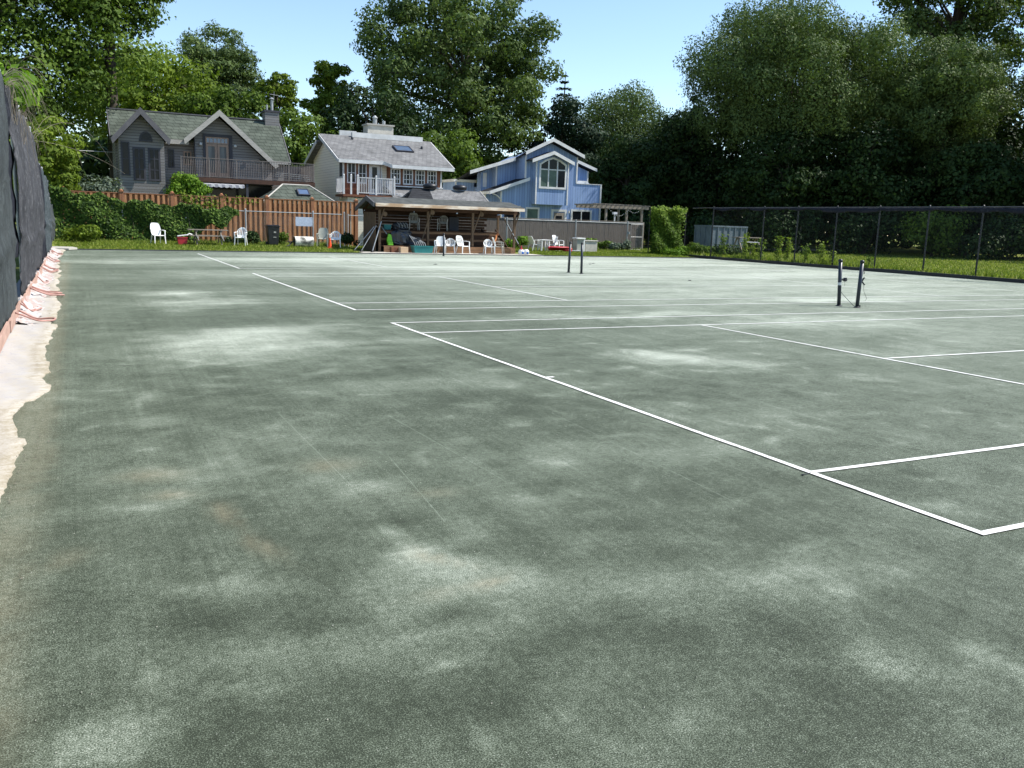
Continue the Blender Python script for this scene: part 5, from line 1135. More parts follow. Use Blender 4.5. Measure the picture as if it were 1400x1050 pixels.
# things in and before the shed
def tub(name, x, y, z, w_, d_, h_, mat, label, cat, rim=True, rz=0, taper=.88, hollow=True, lid=None):
    root = thing(name, (x, y, z), label, cat); mb = MB(); c, s = math.cos(rz), math.sin(rz)
    def P(a, b, zz): return (x+a*c-b*s, y+a*s+b*c, zz)
    def ring(k, zz): return [P(-w_/2*k, -d_/2*k, zz), P(w_/2*k, -d_/2*k, zz), P(w_/2*k, d_/2*k, zz), P(-w_/2*k, d_/2*k, zz)]
    t = .03; vs = ring(taper, z)+ring(1, z+h_)+[P(a*(w_/2-t), b*(d_/2-t), z+h_) for a, b in ((-1,-1),(1,-1),(1,1),(-1,1))]+[P(a*(w_/2*taper-t), b*(d_/2*taper-t), z+t) for a, b in ((-1,-1),(1,-1),(1,1),(-1,1))]
    fs = [(3, 2, 1, 0)]+[(i, (i+1) % 4, 4+(i+1) % 4, 4+i) for i in range(4)]+[(4+i, 4+(i+1) % 4, 8+(i+1) % 4, 8+i) for i in range(4)]+[(8+i, 8+(i+1) % 4, 12+(i+1) % 4, 12+i) for i in range(4)]+[(12, 13, 14, 15)]
    mb.add(vs, fs); mb.build('body', mat, root, bevel=.012)
    if rim:
        mb = MB(); 
        for (a0, a1, b0, b1) in ((-1, 1, -1, -1), (-1, 1, 1, 1), (-1, -1, -1, 1), (1, 1, -1, 1)): mb.bar(P(a0*w_/2, b0*d_/2, z+h_), P(a1*w_/2, b1*d_/2, z+h_), .035, .03)
        mb.build('rim', mat, root)
    if lid:
        mb = MB(); mb.bar(P(-w_/2, 0, z+h_+.05), P(w_/2, 0, z+h_+.12), d_*1.04, .045, up=(0, 0, 1)); mb.build('lid', lid, root, bevel=.01)
    return root
tub('teal_bin', 11.85, 41.35, .03, 1.12, .55, .36, 'teal_plastic', 'long teal plastic tub standing before the shed step', 'tub')
tub('small_teal_crate', 10.45, 43.1, 1.20, .42, .3, .26, 'teal_plastic', 'small teal crate on the shed stage, near the left post', 'crate')
tub('cardboard_box', 10.78, 41.3, .03, .42, .36, .30, 'cardboard', 'tan cardboard box standing before the shed step', 'box', False, taper=.99)
tub('brown_crate', 10.36, 41.6, .03, .40, .30, .28, 'brown_wood', 'brown crate left of the cardboard box', 'crate', False, taper=.99)
t = thing('lime_toy_seat', (10.3, 42.2, .37), 'lime green plastic toy seat on the shed step', 'toy')
mb = MB(); mb.prism([(10.17, .38), (10.42, .38), (10.46, .62), (10.38, .95), (10.22, 1.0), (10.14, .7)], 42.1, 42.22, 'y'); mb.build('backrest', 'lime_plastic', t, bevel=.03)
mb = MB(); mb.prism([(10.15, .38), (10.45, .38), (10.43, .60), (10.16, .58)], 41.95, 42.1, 'y'); mb.build('seat', 'lime_plastic', t, bevel=.03)
t = thing('covered_grill', (11.1, 42.15, .37), 'barbecue under a wrinkled black cover on the shed step', 'grill')
gg = np.random.default_rng(4)
def blob(root, nm, c, r, mat, seed, n1=14, n2=20, amp=.12, fl=.5):
    g = np.random.default_rng(seed); V = []
    for i in range(n1+1):
        th = math.pi*i/n1
        for k in range(n2):
            ph = 2*math.pi*k/n2; s = 1+amp*math.sin(3*ph+seed+2*th)+amp*.6*math.sin(7*ph+3*th)+amp*.5*g.normal()
            z = math.cos(th); z = math.copysign(abs(z)**fl, z); V.append((c[0]+r[0]*math.sin(th)**.6*math.cos(ph)*s, c[1]+r[1]*math.sin(th)**.6*math.sin(ph)*s, c[2]+r[2]*z))
    mb = MB(); mb.v = V; mb.f = [(i*n2+k, i*n2+(k+1) % n2, (i+1)*n2+(k+1) % n2, (i+1)*n2+k) for i in range(n1) for k in range(n2)]; mb.mi = [0]*len(mb.f)
    return mb.build(nm, mat, root)
blob(t, 'cover', (10.95, 42.2, .80), (.55, .30, .42), 'tarp', 1)
mb = MB(); mb.box(10.7, 11.35, 41.98, 42.05, 1.10, 1.22); mb.build('shelf', 'black_plastic', t, bevel=.02)
t = thing('tarp_heap', (11.7, 42.1, .37), 'heap of black tarpaulin and tubes right of the covered barbecue', 'tarp'); blob(t, 'sheet', (11.62, 42.15, .60), (.50, .35, .26), 'tarp', 3, amp=.18)
mb = MB()
for k in range(6): mb.tube([(11.3+.12*k, 41.85, .95-.05*k), (11.55+.12*k, 41.75, .55), (11.7+.11*k, 41.6, .08)], .018, 6)
mb.build('tube_frame', 'galv', t)
t = thing('stage_clutter', (11.2, 43.2, 1.2), 'dark gear bags with pale straps on the shed stage', 'bag'); blob(t, 'bag_body', (11.25, 43.2, 1.38), (.42, .25, .22), 'tarp', 7, amp=.15)
mb = MB()
for k in range(4): mb.tube([(10.98+.16*k, 42.95, 1.60), (11.08+.16*k, 42.9, 1.48), (11.12+.16*k, 42.92, 1.32)], .02, 5)
mb.build('strap', 'galv', t)
t = thing('bar_shelf', (13.0, 44.1, 1.2), 'narrow pale shelf between the two chairs on the shed stage', 'shelf'); mb = MB(); mb.box(12.4, 13.5, 44.0, 44.3, 1.98, 2.02); mb.build('shelf_board', 'aged_light', t)
mb = MB(); mb.bar((12.5, 44.3, 1.6), (12.5, 44.05, 1.97), .03, .05); mb.bar((13.4, 44.3, 1.6), (13.4, 44.05, 1.97), .03, .05); mb.build('bracket', 'aged_light', t)
t = thing('dark_fridge', (14.75, 44.05, 1.2), 'dark cabinet at the back of the shed stage', 'cabinet'); mb = MB(); mb.box(14.4, 15.0, 43.85, 44.3, 1.20, 2.0); mb.build('body', 'black_plastic', t, bevel=.02); mb = MB(); mb.box(14.42, 14.98, 43.83, 43.848, 1.25, 1.95); mb.build('door', 'dark_trim', t)
t = thing('hanging_slate', (9.95, 41.9, 0), 'blue grey slate hung on the left post of the shed', 'slate'); mb = MB(); mb.bar((9.80, 41.92, 1.30), (10.05, 41.88, .98), .22, .03); mb.build('panel', 'dumpster_paint', t)
# drag poles
for i, (p, q, lb) in enumerate((((8.30, 41.9, .12), (9.42, 42.1, 1.35), 'leftmost of three metal poles leaning on the shed end wall'), ((8.62, 41.7, .10), (9.50, 41.98, 1.40), 'middle of three metal poles leaning on the shed end wall'), ((9.15, 41.5, .10), (9.75, 41.9, 1.62), 'rightmost of three metal poles leaning on the shed end wall'))):
    t = thing('drag_pole', (p[0], p[1], 0), lb, 'pole', 'metal poles leaning on the shed'); mb = MB(); mb.tube([p, q], .020 if i < 2 else .028, 8); mb.build('shaft', 'galv', t)
    mb = MB(); mb.bar((p[0]-.10, p[1]-.12, .07), (p[0]+.12, p[1]+.14, .07), .07, .07); mb.build('foot', 'black_plastic', t)
# eyed toy
t = thing('toy_bucket', (17.95, 41.35, 0), 'white and blue toy tub with a red spout at the right end of the shed', 'toy')
blob(t, 'body', (17.78, 41.3, .16), (.17, .13, .16), 'white_plastic', 2, amp=.03, fl=.8); blob(t, 'body', (18.10, 41.3, .16), (.17, .13, .16), 'white_plastic', 5, amp=.03, fl=.8)
for x in (17.82, 18.13):
    mb = MB(); mb.lathe([(.075, 0), (.06, -.03), (.01, -.04)], (x, 41.17, .12), 10, 'y'); mb.build('blue_knob', 'blue_plastic', t)
mb = MB(); mb.lathe([(.10, 0), (.09, .05), (.04, .07), (.03, .20), (.015, .22)], (17.78, 41.3, .30), 10); mb.build('red_spout', 'red_plastic', t)

# ================================================================== PLASTIC CHAIRS
def make_chair(mat, hb, style, label, cat='chair', group='plastic garden chairs'):
    root = thing('plastic_chair', (0, 0, 0), label, cat, group)
    mb = MB(); n = 8; vs = []
    for i in range(n+1):
        t = i/n; y = -.25+.47*t; w_ = .245-.045*t; z = .435-.03*math.sin(math.pi*t)+(.0 if t > .1 else -.03*(1-t/.1))
        vs += [(-w_, y, z), (-w_*.5, y, z-.012), (0, y, z-.016), (w_*.5, y, z-.012), (w_, y, z)]
    mb.add(vs, [(5*i+k, 5*i+k+1, 5*i+k+6, 5*i+k+5) for i in range(n) for k in range(4)]); mb.build('seat', mat, root, smooth=True, solid=.022)
    # backrest
    m = 12; nz = 10; H = hb-.42; mb = MB()
    def bp(u, s):
        z = .42+H*s; w_ = (.215+.045*math.sin(math.pi*min(1, s*1.1)))
        if style == 'round': w_ *= math.sqrt(max(0.0, 1-max(0, (s-.45)/.56)**2.4))
        elif s > .86: w_ *= 1-.25*((s-.86)/.14)**2
        return (u*w_, .21+.17*s-.05*u*u*(1-.3*s), z)
    for k in range(m):
        u0, u1 = -1+2*k/m, -1+2*(k+1)/m
        slot = style != 'solid' and k % 2 == 1 and 0 < k < m-1
        for j in range(nz):
            if slot and 2 <= j <= nz-3: continue
            mb.add([bp(u0, j/nz), bp(u1, j/nz), bp(u1, (j+1)/nz), bp(u0, (j+1)/nz)], [(0, 1, 2, 3)])
    mb.build('backrest', mat, root, solid=.02)
    for s in (-1, 1):
        mb = MB(); mb.bar((s*.225, .27, .67), (s*.275, .05, .675), .05, .025); mb.bar((s*.275, .05, .675), (s*.28, -.22, .65), .06, .028); mb.bar((s*.28, -.22, .655), (s*.262, -.245, .43), .05, .035); mb.build('armrest', mat, root, bevel=.006)
        mb = MB(); mb.bar((s*.25, -.235, .44), (s*.275, -.285, 0), .06, .05, w2=.036, h2=.032); mb.build('leg', mat, root, bevel=.006)
        mb = MB(); mb.bar((s*.205, .20, .44), (s*.245, .31, 0), .06, .05, w2=.036, h2=.032); mb.build('leg', mat, root, bevel=.006)
    return root
protos = {}
used = set()
def chair(mat, hb, style, x, y, z, rz, label, sc_=1.0):
    k = (mat, hb, style)
    if k not in protos: protos[k] = make_chair(mat, hb, style, label); o = protos[k]
    else: o = copy_tree(protos[k])
    o['label'] = label; o.location = (x, y, z); o.rotation_euler = (0, 0, R(rz)); o.scale = (sc_,)*3
    return o
WP = 'white_plastic'
chair(WP, 1.02, 'solid', -1.15, 43.4, gz(-1, 43.4), 18, 'tall backed white plastic chair on the grass at the far left', .98)
chair(WP, .92, 'round', 2.75, 43.1, gz(2, 43.1), -22, 'white plastic chair right of the picnic table', .98)
chair('grey_plastic', .98, 'solid', 6.95, 43.2, gz(6.9, 43.2), -20, 'faded grey green plastic chair beside the orange cone')
chair(WP, .84, 'round', 7.58, 43.0, gz(7.58, 43.0), -18, 'white low backed plastic chair right of the orange cone')
chair(WP, .90, 'solid', 12.85, 41.25, .03, -28, 'white plastic chair before the shed, just left of the single net post')
chair(WP, .80, 'round', 13.52, 41.5, .03, -25, 'low white plastic chair before the shed, just right of the single net post')
chair(WP, .96, 'fan', 14.15, 41.2, .03, 20, 'white fan backed plastic chair before the shed, rightmost of the left three')
chair(WP, .80, 'round', 15.70, 41.15, .03, -10, 'low white plastic chair before the right half of the shed')
chair('dull_plastic', .92, 'fan', 16.35, 41.3, .03, 55, 'dull greyish plastic chair turned sideways at the right half of the shed')
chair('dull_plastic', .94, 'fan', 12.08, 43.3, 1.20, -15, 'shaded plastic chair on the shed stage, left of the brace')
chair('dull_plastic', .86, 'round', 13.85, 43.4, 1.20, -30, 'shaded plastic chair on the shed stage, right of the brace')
chair(WP, .90, 'solid', 19.95, 43.9, .13, 100, 'white plastic chair facing right at the small white table')
chair(WP, .90, 'solid', 21.25, 44.1, .13, -110, 'white plastic chair facing left at the small white table')
chair(WP, .98, 'fan', 22.0, 44.6, .13, 28, 'white fan backed chair behind the red sled')
t = thing('small_white_table', (20.55, 43.8, .13), 'small white plastic table between two chairs on the grass', 'table')
mb = MB(); mb.box(20.25, 20.85, 43.5, 44.1, .80, .84); mb.build('tabletop', WP, t, bevel=.01)
for a in (-.24, .24):
    for b in (-.24, .24): mb = MB(); mb.bar((20.55+a, 43.8+b, .80), (20.55+a*1.08, 43.8+b*1.08, .12), .07, .07, w2=.05, h2=.05); mb.build('leg', WP, t)
# red sled
t = thing('red_sled', (21.2, 43.3, .13), 'red plastic sled lying on the grass between the chairs', 'sled')
mb = MB(); n = 14; vs = []
for i in range(n+1):
    u = i/n; x = 20.7+1.35*u; w_ = .26*math.sin(math.pi*(.12+.80*u))**.5; h = .16+.12*(1-u)**2*0+.05*math.sin(u*9)
    for a in (-1, -.7, 0, .7, 1): vs.append((x, 43.4+a*w_, .15+(.24 if abs(a) == 1 else (.28 if abs(a) == .7 else .10))*(1 if 0 < i < n else .8)))
mb.add(vs, [(5*i+k, 5*i+k+1, 5*i+k+6, 5*i+k+5) for i in range(n) for k in range(4)]); mb.build('hull', 'red_plastic', t, smooth=True, solid=.05)
blob(t, 'bag', (22.05, 43.5, .27), (.28, .2, .15), 'red_plastic', 6, amp=.1)
t = thing('pale_board_on_grass', (22.6, 43.6, .13), 'narrow pale board lying on the grass right of the red sled', 'board'); mb = MB(); mb.box(22.2, 23.0, 43.55, 43.7, .20, .24); mb.build('board', 'pale_board', t)
# concrete planter and cabinet
t = thing('concrete_box', (23.9, 44, .13), 'pale concrete box with a capped rim on the grass before the board fence', 'planter')
mb = MB(); mb.box(23.42, 24.28, 43.7, 44.4, .1, .80); mb.build('body', 'concrete', t, bevel=.015); mb = MB(); mb.box(23.38, 24.32, 43.65, 44.45, .80, .86); mb.build('rim', 'concrete', t, bevel=.01)
t = thing('grey_cabinet', (23.1, 44, .13), 'grey green bin with white lid left of the concrete box', 'bin')
mb = MB(); mb.box(22.82, 23.25, 43.7, 44.2, .12, .92); mb.build('body', 'grey_plastic', t, bevel=.02); mb = MB(); mb.box(22.78, 23.37, 43.62, 44.25, .92, 1.0); mb.build('lid', WP, t, bevel=.015); mb = MB(); mb.box(23.27, 23.36, 43.66, 43.74, .12, .92); mb.build('side_post', WP, t)

# ================================================================== PICNIC TABLE, COOLER, BIN, ROLLER, CONE
bz = .22
t = thing('picnic_table', (1.2, 43.6, bz), 'weathered grey timber picnic table on the back grass', 'picnic table')
mb = MB()
for k in range(5): mb.box(.26, 2.16, 43.22+k*.15, 43.36+k*.15, bz+.70, bz+.74)
mb.build('tabletop', 'aged_light', t)
for yy in (42.86, 44.12):
    mb = MB(); mb.box(.30, 2.14, yy, yy+.13, bz+.41, bz+.45); mb.box(.30, 2.14, yy+.14, yy+.27, bz+.41, bz+.45); mb.build('bench', 'aged_light', t)
for x in (.62, 1.80):
    mb = MB(); mb.bar((x, 43.35, bz+.70), (x, 42.98, bz), .05, .10); mb.bar((x, 43.85, bz+.70), (x, 44.25, bz), .05, .10); mb.bar((x+.05, 42.84, bz+.37), (x+.05, 44.40, bz+.37), .05, .10); mb.bar((x+.05, 43.25, bz+.66), (x+.05, 43.95, bz+.66), .05, .08); mb.build('trestle', 'aged_light', t)
    mb = MB(); mb.bar((x-.06, 42.83, bz+.50), (x+.08, 42.83, bz+.20), .11, .02); mb.build('end_plate', 'pale_board', t)
t = tub('red_cooler', -.05, 43.2, .20, .46, .34, .36, 'red_plastic', 'red cooler with a tilted white lid left of the picnic table', 'cooler', lid=WP)
mb = MB(); mb.tube([(.16, 43.1, .66), (.28, 43.12, .74), (.42, 43.15, .70)], .03, 8); mb.build('handle', WP, t)
t = thing('wheelie_bin', (4.45, 43.7, .22), 'black wheeled bin with hinged lid before the reddish fence', 'bin')
x, y, z = 4.45, 43.7, .21
mb = MB(); a, b = .24, .31; vs = [(x-a, y-a, z+.05), (x+a, y-a, z+.05), (x+a, y+a*.8, z+.05), (x-a, y+a*.8, z+.05), (x-b, y-b, z+.98), (x+b, y-b, z+.98), (x+b, y+b, z+.98), (x-b, y+b, z+.98)]
mb.add(vs, [(0,3,2,1),(4,5,6,7),(0,1,5,4),(1,2,6,5),(2,3,7,6),(3,0,4,7)]); mb.build('body', 'black_plastic', t, bevel=.03)
mb = MB(); mb.box(x-.34, x+.34, y-.35, y+.33, z+.98, z+1.03); mb.box(x-.28, x+.28, y-.30, y+.25, z+1.03, z+1.07); mb.build('lid', 'black_plastic', t, bevel=.02)
for s in (-1, 1): mb = MB(); mb.lathe([(.10, -.03), (.11, 0), (.10, .03)], (x+s*.27, y+.26, z+.10), 14, 'x'); mb.build('wheel', 'black_metal', t)
mb = MB(); mb.tube([(x-.28, y+.36, z+1.0), (x+.28, y+.36, z+1.0)], .02, 8); mb.build('handle', 'black_metal', t)
mb = MB(); mb.box(x+.0, x+.12, y-.307, y-.295, z+.66, z+.73); mb.box(x-.02, x+.13, y-.288, y-.276, z+.42, z+.46); mb.build('sticker', 'dull_plastic', t)
t = thing('court_roller', (5.9, 43.1, .2), 'mottled white court roller on the grass under the notice board', 'roller')
mb = MB(); mb.lathe([(.26, -.48), (.265, -.46), (.265, .46), (.26, .48)], (5.92, 43.1, .46), 32, 'x'); mb.build('drum', 'roller_paint', t, smooth=False)
mb = MB(); mb.lathe([(.25, -.50), (.04, -.51), (.03, -.56)], (5.92, 43.1, .46), 24, 'x'); mb.lathe([(.03, .49), (.03, .56)], (5.92, 43.1, .46), 12, 'x'); mb.build('end_disc', 'black_metal', t)
mb = MB(); mb.tube([(5.36, 43.1, .46), (5.30, 43.5, .36), (5.30, 44.1, .42), (6.5, 44.1, .42), (6.48, 43.4, .42), (6.48, 43.1, .46)], .022, 8); mb.tube([(5.36, 43.1, .46), (5.12, 42.95, .26), (5.0, 42.9, .22)], .03, 8); mb.build('handle_frame', 'black_metal', t)
t = thing('traffic_cone', (7.18, 42.6, .18), 'small orange traffic cone between two chairs', 'cone')
mb = MB(); mb.box(7.03, 7.33, 42.45, 42.75, .16, .19); mb.build('base', 'orange_plastic', t, bevel=.01); mb = MB(); mb.lathe([(.11, 0), (.028, .50), (.02, .51)], (7.18, 42.6, .19), 18); mb.build('cone_body', 'orange_plastic', t, smooth=False)

# ================================================================== OUTSIDE THE RIGHT FENCE
t = thing('grey_dumpster', (35.6, 46, .2), 'blue grey ribbed metal dumpster outside the black fence', 'dumpster')
x0, x1, y0, y1, z0, z1 = 34.3, 37.4, 45.2, 47.0, .55, 1.95
mb = MB(); mb.box(x0, x1, y0, y0+.05, z0, z1); mb.box(x0, x1, y1-.05, y1, z0, z1); mb.box(x0, x0+.05, y0+.05, y1-.05, z0, z1); mb.box(x1-.05, x1, y0+.05, y1-.05, z0, z1); mb.box(x0+.05, x1-.05, y0+.05, y1-.05, z0, z0+.05); mb.build('body', 'dumpster_paint', t)
mb = MB(); mb.box(x0-.05, x1+.05, y0-.06, y0, z1-.02, z1+.09); mb.box(x0-.05, x1+.05, y1, y1+.06, z1-.02, z1+.09); mb.box(x0-.06, x0, y0, y1, z1-.02, z1+.09); mb.box(x1, x1+.06, y0, y1, z1-.02, z1+.09); mb.build('rim', 'dumpster_paint', t)
for k in range(7): mb = MB(); xx = x0+.02+k*.50; mb.box(xx, xx+.09, y0-.05, y0, z0+.02, z1-.02); mb.build('rib', 'dumpster_paint', t)
for k in range(4): mb = MB(); yy = y0+.02+k*.56; mb.box(x0-.05, x0, yy, yy+.09, z0+.02, z1-.02); mb.build('rib', 'dumpster_paint', t)
for xx in (34.7, 37.0): mb = MB(); mb.lathe([(.28, -.08), (.30, 0), (.28, .08)], (xx, y0+.2, .42), 16, 'y'); mb.build('wheel', 'black_metal', t)
t = thing('park_table', (34.6, 41.8, .2), 'pale park table with a bench before the dumpster', 'picnic table')
mb = MB(); mb.box(34.0, 36.1, 42.0, 42.7, 1.28, 1.33); mb.build('tabletop', 'aged_light', t); mb = MB(); mb.box(33.8, 35.3, 41.4, 41.7, 1.0, 1.05); mb.build('bench', 'pale_board', t)
for xx in (34.2, 35.8): mb = MB(); mb.bar((xx, 41.7, .15), (xx, 42.3, 1.28), .06, .10); mb.bar((xx, 42.9, .15), (xx, 42.4, 1.28), .06, .10); mb.build('trestle', 'aged_light', t)
mb = MB(); mb.box(44.5, 52.5, 50.6, 51.2, .25, .45); tag(mb.build('low_pale_wall', 'concrete', bevel=.02), 'low pale wall glimpsed beyond the lawn under the trees', 'wall')
for i, (x, y, h_) in enumerate(((44.6, 47.5, 2.2), (57, 40, 3))):
    mb = MB(); mb.tube([(x, y, .1), (x+.05, y, h_)], .06, 7); tag(mb.build('bare_stake', 'bark_pale'), ['pale thin stake standing on the far lawn, left one', 'pale thin stake under the trees, right one'][i], 'stake')

# ================================================================== HEDGES, VINES, WEEDS
def vine_sheet(name, label, pts_fn, n, leaf, size, seed, cat='vine', group=None, loc=(0, 0, 0), stems=None):
    g = np.random.default_rng(seed); root = thing(name, loc, label, cat, group)
    P, nr, tint = pts_fn(n, g); L = size*(.6+.8*g.random(len(P))); q = leaf_quads(P, nr, L, L*.8, g)
    npmesh('foliage', q, 4, leaf, root, {'tint': ('FACE', tint)})
    if stems:
        mb = MB()
        for s in stems: mb.tube(s, .012, 4)
        mb.build('stem', 'bark', root)
    return root
def hedge_pts(n, g):
    x = -5.75+8.8*g.random(n)**.92; k = np.interp(x, [-5.8, -4, -1.4, .5, 1.6, 2.4, 3.05], [1, 1, .95, .8, .6, .35, .1]); x = x[g.random(n) < k*1.0+.05]; n = len(x)
    top = np.interp(x, [-5.8, -5.2, -3, -1.4, 0, 1.2, 2.2, 3.05], [2.75, 2.7, 2.35, 2.2, 2.12, 2.08, 2.02, 1.98]) + .10*np.sin(x*3.1)+.06*np.sin(x*8.3)
    bot = np.interp(x, [-5.8, -1, .6, 1.1, 2.2, 3.05], [.1, .15, .25, .9, 1.2, 1.6]) + .2*np.sin(x*5.0)
    s = g.random(n)**.85; z = bot+(top-bot)*s; bulk = .34*(.6+.4*np.sin(x*2.2+z*2.5))
    y = 45.5-bulk*g.random(n)**.5*(1-.3*s)-.04+.12*g.random(n)
    nr = np.stack([g.normal(size=n)*.4+.2, -.9+g.normal(size=n)*.4, g.normal(size=n)*.4+.35], 1); nr /= np.linalg.norm(nr, axis=1, keepdims=True)
    return np.stack([x, y, z], 1), nr, np.clip(g.random(n)**1.4, 0, 1)
vine_sheet('vine_hedge', 'dark green ivy like vine covering the chain link fence at the far left', hedge_pts, 20000, 'leaf_hedge', .13, 3, loc=(-2, 45.5, .2),
           stems=[[(-4+i*.9, 45.4, .1), (-3.9+i*.9, 45.38, 1.0), (-4.1+i*.9, 45.42, 2.0)] for i in range(7)])
def trail_pts(n, g):
    x = .4+4.2*g.random(n); z = 2.62-.12*(x-.4)*.3+.12*g.normal(size=n)-.9*np.exp(-((x-1.6)/.7)**2)*g.random(n); k = g.random(n) < np.interp(x, [.4, 1.2, 2.2, 4.6], [1, 1, .35, .08]); x, z = x[k], z[k]; n = len(x)
    nr = np.stack([g.normal(size=n)*.5, -.8+g.normal(size=n)*.4, .3+g.normal(size=n)*.4], 1); nr /= np.linalg.norm(nr, axis=1, keepdims=True)
    return np.stack([x, 47.85+.1*g.random(n), z], 1), nr, .35+.6*g.random(n)
vine_sheet('trailing_vine', 'light green vine trailing over the top of the reddish fence', trail_pts, 900, 'leaf_yellow', .15, 8, loc=(1.4, 47.9, 1.5), stems=[[(.5, 47.88, 1.6), (1.2, 47.86, 2.4), (2.4, 47.87, 2.6)]])
def column_pts(n, g):
    x = 27.75+2.75*g.random(n); s = g.random(n); z = .02+s*3.0+.08*np.sin(x*6)+.12*g.random(n)**4; t_ = (x-29.7)/.8
    k = ((t_ < -.4) | (g.random(n) > (t_+.4)*.95*(.35+.65*(s < .9)))) & (g.random(n) > .55*(np.sin(x*9+s*7)*np.sin(s*13+x*3) > .55)); x, z, s = x[k], z[k], s[k]; n = len(x)
    y = 43.2-.65*g.random(n)**.5*(.8+.3*np.sin(x*4+z*3))-.35*(1-s)**2+.25*g.random(n)
    nr = np.stack([g.normal(size=n)*.45, -.8+g.normal(size=n)*.4, .35+g.normal(size=n)*.4], 1); nr /= np.linalg.norm(nr, axis=1, keepdims=True)
    return np.stack([x, y, z], 1), nr, np.clip(.15+.35*s**3+.6*g.random(n)**1.3, 0, 1)
vine_sheet('vine_column', 'bright green vine smothering the fence corner right of the grey board fence', column_pts, 12000, 'leaf_column', .12, 4, loc=(29, 43.2, 0), stems=[[(28+i*.4, 43.1, 0), (28.1+i*.4, 43.1, 1.5), (28+i*.4, 43.12, 3.0)] for i in range(7)])
mb = MB()
for x in (27.8, 29.2, 30.6): mb.tube([(x, 43.25, -.1), (x, 43.25, 3.05)], .035, 8)
mb.tube([(27.8, 43.25, 3.0), (30.6, 43.25, 3.0)], .02, 6)
tag(mb.build('vine_support_fence', 'black_metal'), 'tall black fence frame buried inside the bright green vine', 'fence')
bush('weed_clump', 30.9, 41.6, .05, .9, .8, .75, 'low green weeds at the foot of the vine covered corner', 'leaf_mid', 2600, .11, 5, 'weeds', stems=False)
bush('weed_clump', 29.2, 42.2, .02, 1.3, .5, .55, 'low ivy at the base of the bright vine column', 'leaf_lime', 2200, .10, 6, 'weeds', stems=False)
bush('weed_clump', 32.0, 41.2, .1, 1.3, .9, .65, 'shaded dark weeds just right of the vine corner', 'leaf_dark', 2400, .11, 7, 'weeds', stems=False)
def tall_weed(x, y, z, h, seed, label, leaf='leaf_mid'):
    g = np.random.default_rng(seed); root = thing('tall_weed', (x, y, z), label, 'weed', 'tall weeds along the right fence'); mb = MB(); PP = []
    for k in range(3):
        a, b = g.normal()*.14, g.normal()*.14; hh = h*(.7+.35*g.random()); mb.tube([(x+a*.3, y+b*.3, z-.05), (x+a*.7, y+b*.7, z+hh*.6), (x+a*1.3, y+b, z+hh)], [.012, .009, .004], 4)
        m = int(55*hh); t = .12+.88*g.random(m); PP.append(np.stack([x+a*t+g.normal(size=m)*.10*(1.1-t*.6), y+b*t+g.normal(size=m)*.10, z+hh*t], 1))
    mb.build('stem', 'bark', root); P = np.concatenate(PP); m = len(P); nr = unit(m, g)*.7+np.array([0, -.2, .6]); nr /= np.linalg.norm(nr, axis=1, keepdims=True); L = .12+.07*g.random(m)
    npmesh('leaves', leaf_quads(P, nr, L, L*.5, g), 4, leaf, root, {'tint': ('FACE', .3+.7*g.random(m))}); return root
WD = [(30.3, 39.0, 1.35, 'bushy tall weed left of the dumpster'), (30.3, 36.3, .9, 'short tall stemmed weed at the dumpster corner'), (30.4, 37.2, 1.5, 'tall thin weed directly before the dumpster'), (30.4, 35.9, 1.45, 'second tall weed before the dumpster'),
      (30.5, 34.6, 1.6, 'tallest weed before the dumpster wheels'), (30.3, 33.6, 1.3, 'leafy weed below the park table'), (30.4, 32.3, 1.1, 'weed right of the park table'), (30.3, 31.0, 1.2, 'lone weed right of the dumpster'),
      (30.2, 30.2, .8, 'pale small weed beside a fence post'), (30.25, 27.9, .65, 'small weed at the fence foot, midway along'), (30.3, 17.5, .9, 'weed at the fence foot near the right edge')]
for i, (x, y, h_, lb) in enumerate(WD): tall_weed(x, y, .15, h_, 40+i, lb, 'leaf_yellow' if i % 3 else 'leaf_mid')
for i, (x, y, w_, h_, lf_, lb) in enumerate(((19.9, 46.3, .9, .75, 'leaf_lime', 'bright leafy plant at the left end of the grey board fence'), (26.0, 46.2, .8, .7, 'leaf_mid', 'leafy plant before the board fence, right of the concrete box'), (27.1, 46.1, .8, .55, 'leaf_grey', 'low pale flowering plant before the board fence'),
      (28.2, 46.2, .7, .75, 'leaf_grey', 'pale leafy plant beside the gate post'), (24.9, 45.9, .5, .8, 'leaf_lime', 'slim leafy plant just right of the fence post by the concrete box'))):
    bush('garden_plant', x, y, .12, w_, .4, h_, lb, lf_, 900, .16, 60+i, 'plant', 'plants before the board fence', stems=True, clumps=7)
for i, (x, w_, h_, lb) in enumerate(((5.1, .7, .75, 'dark weeds right of the black bin'), (3.6, .7, .75, 'dark weeds left of the black bin'), (2.9, .9, .6, 'weeds behind the white chair beside the picnic table'), (8.9, .8, .8, 'shaded weeds before the gap left of the shed'))):
    bush('weed_clump', x, 44.9, .18, w_, .35, h_, lb, 'leaf_dark' if i != 0 else 'leaf_mid', 1300, .12, 80+i, 'weeds', stems=False)
bush('foundation_weeds', -4.4, 43.6, .2, 1.1, .5, .75, 'sunlit green weeds at the foot of the vine hedge, far left', 'leaf_yellow', 1500, .13, 90, 'weeds', stems=False)
bush('rounded_bush', 1.15, 51.2, 1.4, 1.15, .95, 2.9, 'round yellow green bush with orange tips before the grey house', 'leaf_lime', 5200, .15, 91, 'bush', clumps=16)
bush('silver_shrub', -3.9, 50.5, 0.8, 1.8, 1.2, 2.9, 'silvery grey green shrub behind the left end of the reddish fence', 'leaf_grey', 5000, .15, 92, 'shrub', clumps=16)
